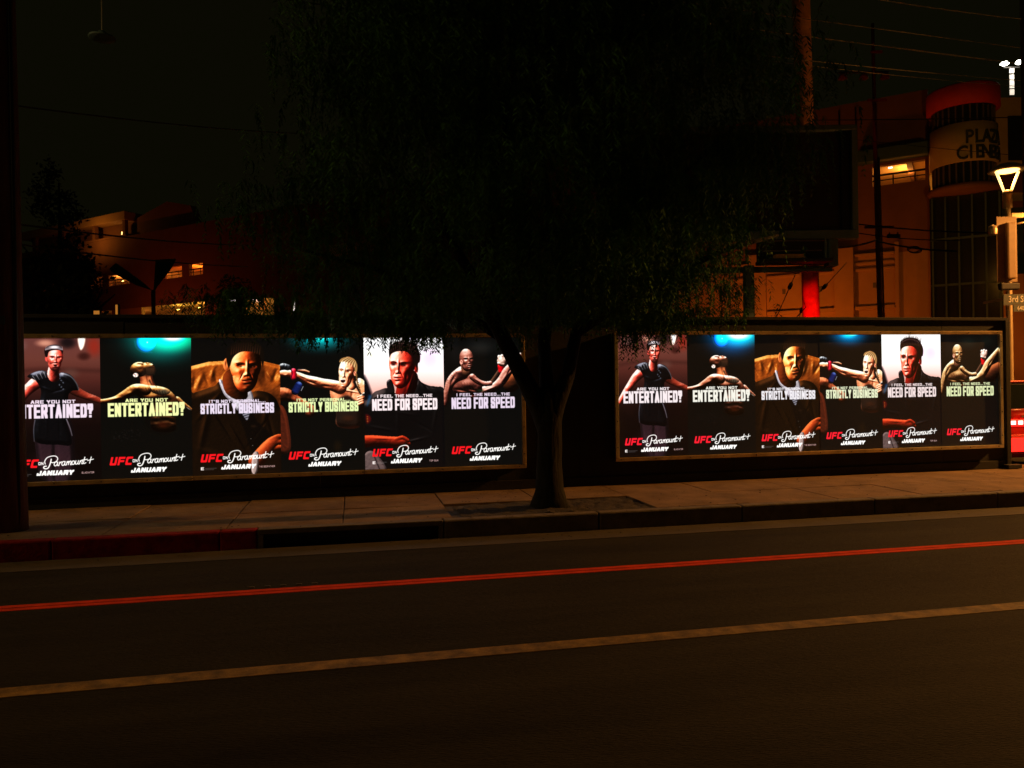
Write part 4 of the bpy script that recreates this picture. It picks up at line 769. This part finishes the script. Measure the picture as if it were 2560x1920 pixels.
# hanging lamp, upper left
c = at(255, 92, 12.5); hl = thing('hanging_lamp', 'unlit flat lamp hanging on a thin rod in the dark sky at the upper left', 'lamp', c, -TH)
bm = bm_new(); tube(bm, [(0,0,.05),(0,0,3.2)], .008, 6); obj('rod', bm, 'wire', hl)
bm = bm_new(); lathe(bm, [(.0,.10),(.05,.09),(.08,.04),(.2,.0),(.205,-.02),(.19,-.03),(0,-.03)], 20); o = obj('lamp_shade', bm, 'grey_steel', hl)
A, B = at(-400, -420, 12.5), at(1700, -160, 12.5); wire('span_wire', 'taut span wire above the frame that holds the hanging lamp', [A, B], 'wire_dark', .01)

# ------------------------------------------------------------------ elevated billboard, seen past the crown
C0 = at(2140, 600, 25); bb = thing('elevated_billboard', 'tall dark elevated billboard with grey green frame, half hidden by the tree', 'billboard', (C0.x, C0.y, 0), -TH)
z0, z1 = 6.05, 9.72; w = 7.4
bobj('display_panel', 'box_dark', bb, (-w+.15, -.18, .0, .12, z0+.2, z1-.12))
for nm, b in (('frame_rail', (-w, 0, -.22, .15, z1-.17, z1)), ('frame_rail', (-w, 0, -.22, .15, z0, z0+.28)), ('frame_post', (-.20, 0.0, -.219, .151, z0+.281, z1-.171)), ('frame_post', (-w, -w+.2, -.219, .151, z0+.281, z1-.171))):
    bobj(nm, 'grey_steel', bb, b, bevel=.02)
bobj('display_edge', 'iron', bb, (-.5, -.21, -.1, -.01, z0+.3, z1-.2), bevel=.02)
bobj('catwalk', 'iron', bb, (-3.2, -.95, -.5, .3, z0-.78, z0-.66), bevel=.02)
for zz in (z0-.42, z0-.10): 
    bm = bm_new(); tube(bm, [(-3.15, -.45, zz), (-1.3, -.45, zz)], .022, 6); obj('catwalk_rail', bm, 'mullion', bb)
bobj('catwalk_back', 'box_dark', bb, (-3.2, -.98, .1, .16, z0-.66, z0-.02)); bobj('catwalk_post', 'grey_steel', bb, (-1.2, -1.14, -.46, -.40, z0-.66, z0-.01))
bobj('column_head', 'grey_steel', bb, (-.93, -.62, -.1, .3, z0-.86, z0-.01), bevel=.01)
for k in range(3): bobj('crate', 'yellow_crate', bb, (-2.72+k*.33, -2.42+k*.33, -.3, -.02, z0-.655, z0-.5)) if k < 3 else None
bobj('support_column', 'green_steel', bb, (-3.62, -3.32, .0, .3, -.2, z0-.79), bevel=.02)
bobj('support_column', 'green_steel', bb, (-6.6, -6.3, .0, .3, -.2, z0-.01), bevel=.02); bobj('truss', 'green_steel', bb, (-6.3, -.64, .31, .5, z0-.98, z0-.80), bevel=.02)

rp = thing('painted_pole', 'tall thick red painted steel pole rising behind the hoarding and the dark billboard', 'pole', (16.38, 14.5, 0))
bm = bm_new(); tube(bm, [(.05,0,-.2),(.0,0,4),(-.045,0,6.5)], [.30,.30,.30], 24); obj('shaft', bm, 'pole_red', rp)
bm = bm_new(); tube(bm, [(-.045,0,6.5),(-.10,0,9),(-.22,0,15),(-.32,0,20)], [.302,.302,.312,.312], 24); obj('upper_shaft', bm, 'pole_rust', rp)
bm = bm_new(); lathe(bm, [(.34,-.2),(.34,.1),(.30,.12)], 24, (.05, 0)); obj('base_collar', bm, 'iron', rp)
for g_ in range(2): bobj('pole_band', 'iron', rp, (-.33, .33, -.012, .012, 2.9+g_*.7, 2.92+g_*.7))
# added red floodlight, unseen behind the hoarding, to redden the pole foot
P0 = Vector((14.7, 11.5, 1.3)); fl = thing('added_red_flood', 'unseen red floodlight added behind the hoarding to redden the painted pole', 'floodlight', P0)
bobj('housing', 'iron', fl, (-.2, .2, -.15, .1, -.15, .15), bevel=.02); bobj('stake', 'iron', fl, (-.03, .03, -.03, .03, -1.4, -.15))
lamp('added_red_light', 'SPOT', P0+Vector((.05, .2, .1)), 1500, (1.0, .01, .004), .08, (16.4, 14.3, 4.0), 24, .5)

P1 = Vector((19.6, 9.5, .9)); f2 = thing('added_pole_flood', 'unseen amber floodlight added behind the hoarding to brighten the tall painted pole', 'floodlight', P1)  # fixture added to brighten the upper pole, hidden by the hoarding
bobj('housing', 'iron', f2, (-.2, .2, -.15, .1, -.15, .1), bevel=.02); bobj('stake', 'iron', f2, (-.03, .03, -.03, .03, -1.0, -.15))
lamp('added_amber_light', 'SPOT', P1+Vector((0, .1, .2)), 650, (1, .30, .05), .08, (16.2, 14.5, 12.5), 44, .8)
# thin utility pole with roof floodlights
sp = thing('slim_utility_pole', 'slim utility pole with conduit and small crossarms in front of the garage', 'utility pole', (26.85, 24.6, 0), -TH)
bm = bm_new(); tube(bm, [(.16,0,-.2),(.05,0,6),(-.05,0,13),(-.1,0,20)], [.15,.13,.11,.08], 10); obj('shaft', bm, 'pole_wood', sp)
bm = bm_new(); tube(bm, [(.36,0,-.2),(.1,-.16,10),(.05,-.14,13)], .05, 6); obj('conduit', bm, 'mullion', sp)
for zz, hw in ((9.3, .75), (15.9, .5), (18.4, .3)): bobj('crossarm', 'pole_wood', sp, (-hw, hw, -.22, -.12, zz, zz+.12), bevel=.01)
for k in range(3):
    bm = bm_new(); lathe(bm, [(0,.13),(.12,.12),(.2,.0),(.24,-.16),(.22,-.17),(0,-.1)], 14, (-1.7+k*1.1, 0)); o = obj('unlit_floodlight', bm, 'mullion', sp); o.location.z = 17.3
bobj('light_bar', 'iron', sp, (-1.9, .7, -.05, .05, 17.44, 17.52))
for q, (a, b) in enumerate((((1960, 750), (2000, 660)), ((1995, 800), (2020, 735)), ((2040, 740), (2095, 680)))):
    A, B = at(*a, 30), at(*b, 36); g_ = Vector(A)+(A-B)*1.2; w_ = thing('guy_wire', ['thin guy wire with dark insulator left of the red pole', 'short guy wire disappearing behind the red pole', 'guy wire with insulator right of the red pole'][q], 'guy wire', (0, 0, 0), 0, 'guy wires behind the hoarding')
    bm = bm_new(); tube(bm, [g_, A, B, B+(B-A)*.5], .018, 5); obj('cable', bm, 'wire_dark', w_); m_ = A+(B-A)*.3
    bm = bm_new(); tube(bm, [m_, m_+(B-A)*.10], .08, 8); obj('insulator', bm, 'wire_dark', w_)

# ------------------------------------------------------------------ parking garage with drum tower
O = CAM+FWD*58+R0*31.72; O.z = 0
D = FWD*.5105-R0*.860
ga = thing('parking_garage', 'long tan parking garage behind the hoarding with red topped drum tower and lit decks', 'building', O, math.atan2(D.y, D.x))
def gb(name, m, *b, bevel=0.0): return bobj(name, m, ga, *b, bevel=bevel)
BACK = -22
gb('base_wall', 'stucco', (0, 130, -.5, 0, -.2, 11.2)); gb('spandrel_wall', 'stucco_brown', (0, 130, -.5, .02, 13.0, 16.5)); gb('upper_wall', 'stucco_brown', (0, 130, -.5, .03, 18.05, 23.3))
gb('roof_slab', 'stucco_brown', (-2, 130, BACK, -.52, 22.3, 22.6)); gb('rear_wall', 'stucco', (-2, 130, BACK-.4, BACK, -.2, 23.0))
gb('wall_infill', 'stucco_brown', (0, 78, -.5, .01, 11.2, 13.0)); 
segs = [(0, .25), (3.9, 6.4), (14, 16), (26, 28), (38, 40), (50, 52), (62, 83.8), (86.6, 88.1), (92, 99.7), (104.6, 106.2), (109.4, 112), (122, 130)]
for a, b in segs: gb('column', 'stucco_brown', (a, b, -.5, .01, 16.5, 18.05))
for a, b in ((78, 83.5), (97, 104), (108, 111), (118, 130)): gb('column', 'stucco', (a, b, -.5, .01, 11.2, 13.0))
gb('deck_floor', 'orange_ceiling', (.0, 130, -11, -.52, 16.2, 16.45)); gb('deck_ceiling', 'orange_ceiling', (.0, 130, -11, -.52, 18.6, 18.8)); gb('deck_back_wall', 'orange_ceiling', (.0, 130, -11.4, -11.05, 11, 18.8))
gb('lower_deck_floor', 'orange_ceiling', (78, 130, -11, -.52, 10.9, 11.15)); gb('lower_deck_ceiling', 'orange_ceiling', (78, 130, -11, -.52, 13.5, 13.7)); gb('deck_beam', 'stucco_brown', (1.2, 1.6, -10, -.6, 18.2, 18.58))
bm = bm_new()
for a, b in ((.25, 3.9), (83.8, 99.7), (99.7, 112)):
    tube(bm, [(a, -.2, 17.35), (b, -.2, 17.35)], .09, 6); tube(bm, [(a, -.2, 16.95), (b, -.2, 16.95)], .05, 6)
    for k in range(int((b-a)/1.5)+1): tube(bm, [(a+.7+k*1.5, -.2, 16.5), (a+.7+k*1.5, -.2, 17.35)], .05, 5)
obj('deck_railing', bm, 'iron', ga)
for s_, z_, p_, c_ in ((1.9, 18.0, 230, (1, .45, .08)), (85.2, 17.6, 190, (1, .40, .07)), (90, 17.6, 420, (1, .2, .02)), (101.5, 17.7, 340, (1, .46, .1)), (107.6, 17.7, 280, (1, .46, .1)), (90, 12.6, 170, (1, .72, .12)), (94.5, 12.6, 170, (1, .72, .12)), (106, 12.6, 150, (1, .5, .12)), (86, 12.5, 60, (1, .42, .08))):
    P = ga.matrix_basis @ Vector((s_, -4.0, z_)); P = Vector(O)+D*s_+(-R0*.5105-FWD*.860)*(-4.0)+Vector((0, 0, z_))
    lamp('deck_light', 'POINT', P, p_, c_, .15)
    gb('deck_lamp', 'warm_tube', (s_-.3, s_+.3, -4.05, -3.95, z_+.22, z_+.27))
gb('lit_lamp', 'tail_hot', (2.55, 2.85, -1.2, -1.1, 18.02, 18.12))
# lower bays: pilasters, mouldings, sill
for a, b in ((2.1, 2.4), (5.3, 6.7), (8.9, 9.3), (12.0, 13.4), (15.2, 15.7), (19, 20.2)): gb('pilaster', 'stucco', (a, b, .002, .45 if b-a > 1 else .25, -.2, 12.0), bevel=.03)
for a, b in ((2.42, 5.28), (6.72, 8.88), (9.32, 11.98), (13.42, 15.18)):
    for zz, dd in ((11.1, .3), (10.45, .18), (9.95, .22)): gb('moulding', 'stucco', (a, b, .002, dd, zz, zz+.22), bevel=.05)
    gb('sill', 'stucco', (a, b, .002, .3, 6.9, 7.2), bevel=.03); gb('vent_plate', 'mullion', (a+(b-a)*.45, a+(b-a)*.45+.25, .002, .05, 8.6, 9.0))
for a in (2.0, 3.4, 4.6, 7.4): 
    bm = bm_new(); tube(bm, [(a+1.6, .12, 22.9), (a+1.6, .12, 19.2)], .05, 5); obj('drain_pipe', bm, 'iron', ga)
gb('shaded_soffit', 'green_steel', (.02, 4.9, .04, 1.0, 18.25, 19.2), bevel=.05)  # soffit box in dark colour for the shadow above the deck opening
# drum tower
dc = (-2.25, .3); rr = 2.08
def drum(name, m, prof, r=1.0): bm = bm_new(); lathe(bm, prof, 40, dc); return obj(name, bm, m, ga)
drum('drum_cap', 'cap_red', [(0,22.5),(rr+.25,22.5),(rr+.3,22.4),(rr+.3,21.05),(rr,21.0)])
drum('drum_wall', 'stucco_cream', [(rr,19.75),(rr+.12,19.7),(rr+.12,17.0),(rr,16.9)])
drum('drum_rim', 'stucco_brown', [(rr-.1,15.45),(rr+.2,15.4),(rr+.3,15.2),(rr+.2,15.0),(0,14.9)])
drum('drum_glazing', 'dark_glass', [(rr-.12,21.0),(rr-.12,15.4)])
for z_a, z_b in ((19.75, 21.0), (15.45, 16.9)):
    for k in range(28):
        t = 2*pi*k/28; o = gb('glazing_bar', 'mullion', (-.05, .05, -.05, .05, z_a, z_b)); o.location = (dc[0]+cos(t)*(rr-.08), dc[1]+sin(t)*(rr-.08), 0); o.rotation_euler = (0, 0, t)
def ring_text(s, z, size, t0, step, sx):
    for i, ch in enumerate(s):
        t = t0+i*step       # local angle, falling to the right as seen from outside
        p = (dc[0]+cos(t)*(rr+.17), dc[1]+sin(t)*(rr+.17), z)
        text_mesh('sign_letter', ch, size, 'letter_dark', ga, p, (pi/2, 0, t+pi/2), .05, .02, sx)
loc_cam = math.atan2((Vector((0,0,0))+CAM-O).dot(-R0*.5105-FWD*.860), (CAM-O).dot(D))
ring_text('PLAZA', 18.55, 1.32, loc_cam+.14, .265, .82); ring_text('CIENEGA', 17.45, 1.32, loc_cam-.06, .24, .82)
gb('glazed_recess', 'dark_glass', (-4.6, -.05, .01, .55, -.2, 14.9))
for k in range(6): gb('glazing_bar', 'green_steel', (-4.5+k*.85, -4.38+k*.85, .56, .66, -.2, 14.9))
for k in range(4): gb('glazing_rail', 'green_steel', (-4.6, -.05, .56, .62, 1.5+k*3.4, 1.66+k*3.4))
wing = [(-3.6, -1.2), (-3.6-.86*24, -1.2-.5105*24), (-3.6-.86*24+4, -1.2-.5105*24-9), (-3.6+4, -1.2-9)]
def wing_part(name, m, s0, s1, y0, y1, z0, z1):
    bx, by = -.860, -.5105; nx, ny = -.5105, .860
    f = lambda s, y: (-3.6+bx*s+nx*y, -1.2+by*s+ny*y)
    bm = bm_new(); prism(bm, [f(s0, y0), f(s1, y0), f(s1, y1), f(s0, y1)], z0, z1); return obj(name, bm, m, ga)
wing_part('wing_wall', 'stucco_cream', 0, 26, -10, 0, 14.4, 22.3); wing_part('wing_recess', 'green_steel', 0, 26, -10, -.6, 9.0, 14.4); wing_part('wing_base', 'stucco', -.6, 26, -10, 1.2, -.2, 9.0)
wing_part('window', 'dark_glass', 1.75, 4.2, .01, .06, 17.6, 20.9); wing_part('ledge', 'stucco_brown', 0, 26, .01, .3, 14.1, 14.5); wing_part('fascia', 'stucco_brown', 0, 26, .01, .12, 15.2, 17.0)
# left storey and gable
gb('penthouse_wall', 'stucco_brown', (100.5, 128, -8, -1.6, 23.3, 26.9)); gb('fascia', 'stucco', (100.3, 128, -1.5, .25, 25.7, 26.9), bevel=.05); gb('balcony_slab', 'stucco_brown', (100.3, 128, -1.5, .1, 23.31, 23.6))
for a in (100.6, 108, 116, 124): gb('balcony_post', 'stucco_brown', (a, a+.6, -.5, .0, 23.61, 25.69))
bm = bm_new(); g_ = [(104, 23.3), (86, 23.3), (87.5, 26.2), (92.5, 27.4), (99, 26.0)]
a = [bm.verts.new((p[0], -1.0, p[1])) for p in g_]; b = [bm.verts.new((p[0], -2, p[1])) for p in g_]; bm.faces.new(a); bm.faces.new(b[::-1])
for i in range(5): bm.faces.new((a[i], b[i], b[(i+1) % 5], a[(i+1) % 5]))
obj('gable', bm, 'stucco_brown', ga)
gb('door', 'warm_tube', (103.2, 103.9, -1.59, -1.55, 23.7, 24.6)); 
N_ = -R0*.5105-FWD*.860
def gl(s, y, z): return Vector(O)+D*s+N_*y+Vector((0, 0, z))
lamp('facade_flood', 'AREA', gl(10.5, 7.5, 2.5), 500, (1, .21, .012), .8, gl(10.5, 0, 8.5))
lamp('facade_flood', 'AREA', gl(2.5, 8.5, 2.5), 70, (1, .20, .012), .8, gl(3.0, 0, 8.0))
lamp('facade_flood', 'AREA', gl(-7, 5, 3.0), 120, (1, .20, .015), .8, gl(-8, -2, 6.5))
lamp('facade_flood', 'AREA', gl(90, 9, 6.0), 330, (1, .14, .02), .8, gl(88, 0, 12))
lamp('roof_flood', 'AREA', gl(106, 4, 22.5), 130, (1, .38, .05), .5, gl(106, 0, 26.3))
lamp('tower_flood', 'AREA', gl(-6, 16, 10), 140, (1, .42, .05), .8, gl(-2.5, 0, 19))
for s_ in (10.5, 2.5, -7): gbx = thing('facade_floodlight', {10.5: 'low orange floodlight before the garage bays, furthest from the drum tower', 2.5: 'low orange floodlight before the garage wall left of the drum tower', -7: 'low orange floodlight before the cream wing right of the drum tower'}[s_], 'floodlight', gl(s_, 7.9 if s_ > 0 else 5.4, 2.3), 0, 'floodlights at the foot of the garage'); bobj('housing', 'iron', gbx, (-.3, .3, -.3, .3, -.3, -.05)); bobj('stake', 'iron', gbx, (-.05, .05, -.05, .05, -2.4, -.3))

# white twin lamp on the roof
C1 = at(2527, 240, 66); wl = thing('roof_lamp', 'tall lamp mast with two glaring white heads above the garage roof', 'street lamp', (C1.x, C1.y, C1.z-2), -TH)
bm = bm_new(); tube(bm, [(0,0,0),(0,0,4.3)], .12, 8); obj('mast', bm, 'iron', wl)
for k, (za, zb) in enumerate(((2.05, 2.5), (2.62, 3.3), (3.36, 3.75), (3.9, 4.3))): bobj('lit_panel', 'white_panel', wl, (-.18, .18, -.2, -.13, za, zb))
for dx in (-.55, .75):
    bm = bm_new(); lathe(bm, [(0,.18),(.22,.14),(.36,0),(.22,-.12),(0,-.15)], 16, (dx, -.1)); o = obj('lamp_head', bm, 'white_led', wl); o.location.z = 4.75+(.1 if dx > 0 else 0)
bobj('crossarm', 'iron', wl, (-.6, .8, -.04, .04, 4.4, 4.5))
lamp('roof_lamp_light', 'POINT', (C1.x, C1.y-1, C1.z+2.6), 160, (1, .93, .8), .3)

# ------------------------------------------------------------------ post top lantern, signal back, street sign
C2 = at(2519, 487, 18); pl = thing('lantern_post', 'post top street lantern glowing amber under a saucer shade, V shaped arms', 'street lamp', (C2.x, C2.y, 0), -TH)
zb = C2.z
bm = bm_new(); tube(bm, [(0,0,-.2),(0,0,1),(0,0,zb-.9),(0,0,zb-.3)], [.10,.075,.06,.06], 12); obj('post', bm, 'lamp_metal', pl)
bm = bm_new(); lathe(bm, [(.085,zb-.32),(.095,zb-.3),(.095,zb-.01),(.12,zb),(.10,zb+.1),(0,zb+.12)], 16); obj('collar', bm, 'lamp_metal', pl)
for sx_ in (-1, 1):
    bm = bm_new(); tube(bm, [(sx_*.07,0,zb+.05),(sx_*.26,0,zb+.54)], [.028,.032], 8); obj('lit_arm', bm, 'warm_arm' if 'warm_arm' in MATS else 'warm_tube', pl)
bm = bm_new(); lathe(bm, [(0,zb+.74),(.18,zb+.72),(.32,zb+.64),(.40,zb+.56),(.38,zb+.545),(.25,zb+.565)], 28); obj('lamp_shade', bm, 'lamp_metal', pl)
bm = bm_new(); lathe(bm, [(.25,zb+.562),(.20,zb+.535),(0,zb+.53)], 24); obj('lamp_lens', bm, 'sodium_bulb', pl)
lamp('lantern_light', 'SPOT', (C2.x, C2.y, zb+.5), 170, (1, .44, .10), .1, (C2.x, C2.y, 0), 168, .3)
bobj('bracket', 'lamp_metal', pl, (.07, .6, -.03, .03, zb-.55, zb-.43), bevel=.01)
bm = bm_new(); tube(bm, [(.06,0,zb-.72),(.32,0,zb-.66),(.6,0,zb-.62)], .025, 6); obj('bracket_stay', bm, 'lamp_metal', pl)
C3 = at(2509, 625, 17.6); sg = thing('traffic_signal', 'brown traffic signal seen from behind, hanging below the amber lantern', 'traffic signal', C3, -TH)
bobj('backplate', 'signal_brown', sg, (-.17, .30, -.02, .0, -.74, .76), bevel=.01); bobj('signal_body', 'signal_brown', sg, (.0, .22, -.14, -.021, -.68, .62), bevel=.04)
bobj('lower_housing', 'iron', sg, (-.12, .32, -.08, .06, -.92, -.76), bevel=.03); bobj('hanger', 'lamp_metal', sg, (.05, .1, .0, .3, .55, .6))
bm = bm_new(); lathe(bm, [(.09,-.1),(.10,.0),(.08,.09),(0,.12)], 14, (-.24, 0)); o = obj('visor', bm, 'lamp_metal', sg); o.location.z = .46
C4 = at(2508, 749, 17); ss = thing('street_sign', 'dark street name sign reading 3rd St above a smaller block number plate', 'street sign', C4, -TH)
bobj('sign_plate', 'sign_face', ss, (.0, .82, -.01, .01, -.115, .115), bevel=.004); bobj('number_plate', 'sign_face', ss, (.22, .6, -.012, .008, -.27, -.125)); bobj('sign_bracket', 'lamp_metal', ss, (.10, .13, .011, .9, .0, .05)); bobj('plate_edge', 'mullion', ss, (.0, .82, -.013, .009, -.128, -.118))
text_mesh('lettering', '3rd St', .20, 'sign_letter', ss, (.30, -.013, .0), (pi/2, 0, 0), .002, .002, .78); text_mesh('lettering', '6400', .13, 'sign_letter', ss, (.40, -.015, -.20), (pi/2, 0, 0), .002, .001, .78)

# ------------------------------------------------------------------ red car beyond the end of the hoarding
cx, cy, cz = 11.24, .78, RZ+.02
car = thing('parked_car', 'red car seen from behind with glowing tail lights beyond the hoarding', 'car', (cx, cy, cz), 0)
W = 1.86
def section(y, pts): return [(px_, y, pz) for px_, pz in pts]
def loft(bm, secs, cap=True):
    rows = [[bm.verts.new(p) for p in s] for s in secs]; n = len(rows[0])
    for a, b in zip(rows[:-1], rows[1:]):
        for i in range(n): f = bm.faces.new((a[i], a[(i+1) % n], b[(i+1) % n], b[i])); f.smooth = True
    if cap: bm.faces.new(rows[0][::-1]); bm.faces.new(rows[-1])
def hull(y, half, zb_, zt_, tuck): c_ = W/2; return [(c_-half+tuck, y, zb_), (c_-half, y, zb_+.18), (c_-half-.0, y, zb_+.45), (c_-half+.03, y, zt_-.12), (c_-half+.12, y, zt_), (c_+half-.12, y, zt_), (c_+half-.03, y, zt_-.12), (c_+half, y, zb_+.45), (c_+half, y, zb_+.18), (c_+half-tuck, y, zb_)]
bm = bm_new(); loft(bm, [hull(.0, .84, .34, 1.00, .1), hull(.06, .90, .26, 1.06, .08), hull(.25, .925, .22, 1.10, .05), hull(.9, .93, .2, 1.08, .04), hull(2.6, .93, .2, 1.0, .04), hull(3.6, .92, .2, .95, .04), hull(4.4, .88, .24, .82, .06), hull(4.6, .78, .3, .72, .1)]); obj('body', bm, 'car_paint', car)
def cab(y, half, z): c_ = W/2; return [(c_-half, y, z), (c_+half, y, z)]
bm = bm_new(); c_ = W/2
b0 = [bm.verts.new(p) for p in ((c_-.80,.30,1.09),(c_+.80,.30,1.09),(c_+.84,3.3,1.0),(c_-.84,3.3,1.0))]; b1 = [bm.verts.new(p) for p in ((c_-.62,.95,1.56),(c_+.62,.95,1.56),(c_+.62,2.3,1.58),(c_-.62,2.3,1.58))]
for i in range(4): bm.faces.new((b0[i], b0[(i+1) % 4], b1[(i+1) % 4], b1[i]))
obj('windows', bm, 'car_glass', car)
bobj('roof', 'car_paint', car, (c_-.63, c_+.63, .93, 2.33, 1.565, 1.61), bevel=.02)
for sx_ in (-1, 1):
    bm = bm_new(); tube(bm, [(c_+sx_*.80,.29,1.09),(c_+sx_*.62,.94,1.58)], .035, 6); obj('pillar', bm, 'car_paint', car)
    tl = obj('tail_light', (lambda b: (box(b, c_+sx_*.66-.24, c_+sx_*.66+.24, -.015, .09, .80, .93), b)[1])(bm_new()), 'tail_red', car, bevel=.02)
    for q in range(3): bobj('lamp_core', 'tail_hot', tl, (c_+sx_*.66-.16+q*.15, c_+sx_*.66-.07+q*.15, -.024, -.016, .835, .90))
    bobj('bumper_glow', 'tail_red', car, (c_+sx_*.70-.20, c_+sx_*.70+.20, -.055, -.04, .36, .60), bevel=.01)  # glowing bumper patch, stands in for red light falling on the bumper
bobj('rear_bumper', 'car_paint', car, (c_-.90, c_+.90, -.04, .2, .30, .66), bevel=.05); bobj('licence_plate', 'sign_letter', car, (c_-.26, c_+.26, -.03, -.005, .70, .84)); bobj('boot_strip', 'chrome', car, (c_-.6, c_+.6, -.02, .0, .96, .99))
for wx in (.10, W-.10):
    for wy in (.95, 3.75):
        bm = bm_new(); tube(bm, [(wx-.11, wy, .33), (wx+.11, wy, .33)], .33, 24); wh = obj('wheel', bm, 'rubber', car); bm = bm_new(); tube(bm, [(wx-.118, wy, .33), (wx+.118, wy, .33)], .21, 18); obj('rim', bm, 'chrome', wh)
lamp('tail_glow', 'POINT', (cx+.28, cy-.35, cz+.86), 5, (1, .02, .01), .05)

# ------------------------------------------------------------------ far left: Y shaped post, dark trees, bits of light
C5 = at(383, 725, 45); yp = thing('twin_paddle_post', 'Y shaped post carrying two dark slab paddles in front of the lit decks', 'post', (C5.x, C5.y, 0), -TH)
zb = C5.z; bm = bm_new(); tube(bm, [(0,0,-.2),(0,0,zb)], .12, 8); obj('post', bm, 'pole_wood', yp)
def paddle(pts):
    bm = bm_new(); a = [bm.verts.new((p[0], -.1, zb+p[1])) for p in pts]; b = [bm.verts.new((p[0], .1, zb+p[1])) for p in pts]; bm.faces.new(a); bm.faces.new(b[::-1]); n = len(pts)
    for i in range(n): bm.faces.new((a[i], b[i], b[(i+1) % n], a[(i+1) % n]))
    obj('paddle', bm, 'green_steel', yp)
k_ = 45/1920
paddle([((275-383)*k_, (725-672)*k_), ((292-383)*k_, (725-657)*k_), ((350-383)*k_, (725-700)*k_), ((378-383)*k_, 0), ((345-383)*k_, (725-714)*k_), ((296-383)*k_, (725-688)*k_)])
paddle([((392-383)*k_, (725-650)*k_), ((440-383)*k_, (725-648)*k_), ((425-383)*k_, (725-675)*k_), ((395-383)*k_, (725-712)*k_), ((386-383)*k_, 0), ((388-383)*k_, (725-700)*k_)])
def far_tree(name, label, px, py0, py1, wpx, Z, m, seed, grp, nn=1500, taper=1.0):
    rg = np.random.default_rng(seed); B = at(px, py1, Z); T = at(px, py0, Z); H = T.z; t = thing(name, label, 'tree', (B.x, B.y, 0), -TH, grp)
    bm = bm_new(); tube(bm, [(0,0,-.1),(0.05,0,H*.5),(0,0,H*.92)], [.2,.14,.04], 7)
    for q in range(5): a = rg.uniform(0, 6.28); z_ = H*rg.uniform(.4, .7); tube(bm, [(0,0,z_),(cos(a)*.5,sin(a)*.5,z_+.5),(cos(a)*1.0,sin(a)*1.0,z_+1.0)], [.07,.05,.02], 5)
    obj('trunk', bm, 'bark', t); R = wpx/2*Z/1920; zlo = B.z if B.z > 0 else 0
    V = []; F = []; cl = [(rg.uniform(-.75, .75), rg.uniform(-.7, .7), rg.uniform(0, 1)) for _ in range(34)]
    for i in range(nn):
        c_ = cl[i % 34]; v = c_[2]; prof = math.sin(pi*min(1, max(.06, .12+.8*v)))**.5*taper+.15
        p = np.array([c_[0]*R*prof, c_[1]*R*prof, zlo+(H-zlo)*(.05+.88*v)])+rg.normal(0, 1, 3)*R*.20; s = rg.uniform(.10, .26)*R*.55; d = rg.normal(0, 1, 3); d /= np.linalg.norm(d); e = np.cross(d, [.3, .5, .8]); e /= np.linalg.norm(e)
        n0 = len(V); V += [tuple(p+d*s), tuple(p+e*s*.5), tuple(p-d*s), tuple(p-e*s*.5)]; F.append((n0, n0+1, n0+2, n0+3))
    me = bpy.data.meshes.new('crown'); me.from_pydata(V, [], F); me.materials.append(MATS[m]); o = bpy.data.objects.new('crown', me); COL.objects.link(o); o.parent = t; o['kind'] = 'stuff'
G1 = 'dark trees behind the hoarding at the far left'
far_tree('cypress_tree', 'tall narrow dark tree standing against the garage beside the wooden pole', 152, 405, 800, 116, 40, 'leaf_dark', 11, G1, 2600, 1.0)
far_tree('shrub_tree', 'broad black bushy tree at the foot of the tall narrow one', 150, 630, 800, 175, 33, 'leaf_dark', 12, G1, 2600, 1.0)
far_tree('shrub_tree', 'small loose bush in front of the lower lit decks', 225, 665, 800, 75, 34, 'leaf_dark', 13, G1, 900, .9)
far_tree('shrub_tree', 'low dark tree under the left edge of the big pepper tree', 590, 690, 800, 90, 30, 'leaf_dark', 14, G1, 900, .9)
for k, (px, py, w_, h_, m_, l_) in enumerate(((241, 783, .10, .09, 'deck', 'small amber window glow low behind the bush'), (291, 777, .035, .22, 'deck', 'thin upright amber light strip just above the hoarding'), (635, 778, .42, .40, 'deck', 'amber lit shop front glimpsed through hanging foliage'), (672, 778, .18, .48, 'deck', 'narrow amber lit window glimpsed right of the shop front'), (640, 752, .16, .05, 'wht', 'white tube light above the shop front, seen through leaves'), (583, 752, .12, .04, 'wht', 'tiny white light at the left edge of the crown'), (735, 768, .025, .2, 'wht', 'broken white light between leaves above the hoarding'))):
    p = at(px, py, 28); t = thing('wall_light', l_, 'light', p, -TH, 'small lights behind the hoarding')
    bobj('housing', 'iron', t, (-w_-.03, w_+.03, .02, .12, -h_-.03, h_+.03)); bobj('light_panel', 'deck_glow' if m_ == 'deck' else 'small_white', t, (-w_, w_, .0, .019, -h_, h_))
    bobj('mount_post', 'iron', t, (-.04, .04, .13, .2, -p.z-.2, h_))
# low building that carries the amber shop front
lb = thing('low_building', 'low dark flat roofed building behind the hoarding, right of the Y shaped post', 'building', at(640, 800, 31), -TH)
lb.location.z = 0
bobj('wall', 'hoarding_black', lb, (-3.0, 3.5, .0, 6, -.2, 4.1)); bobj('roof', 'hoarding_black', lb, (-3.15, 3.65, -.15, 6.1, 4.105, 4.3), bevel=.02)
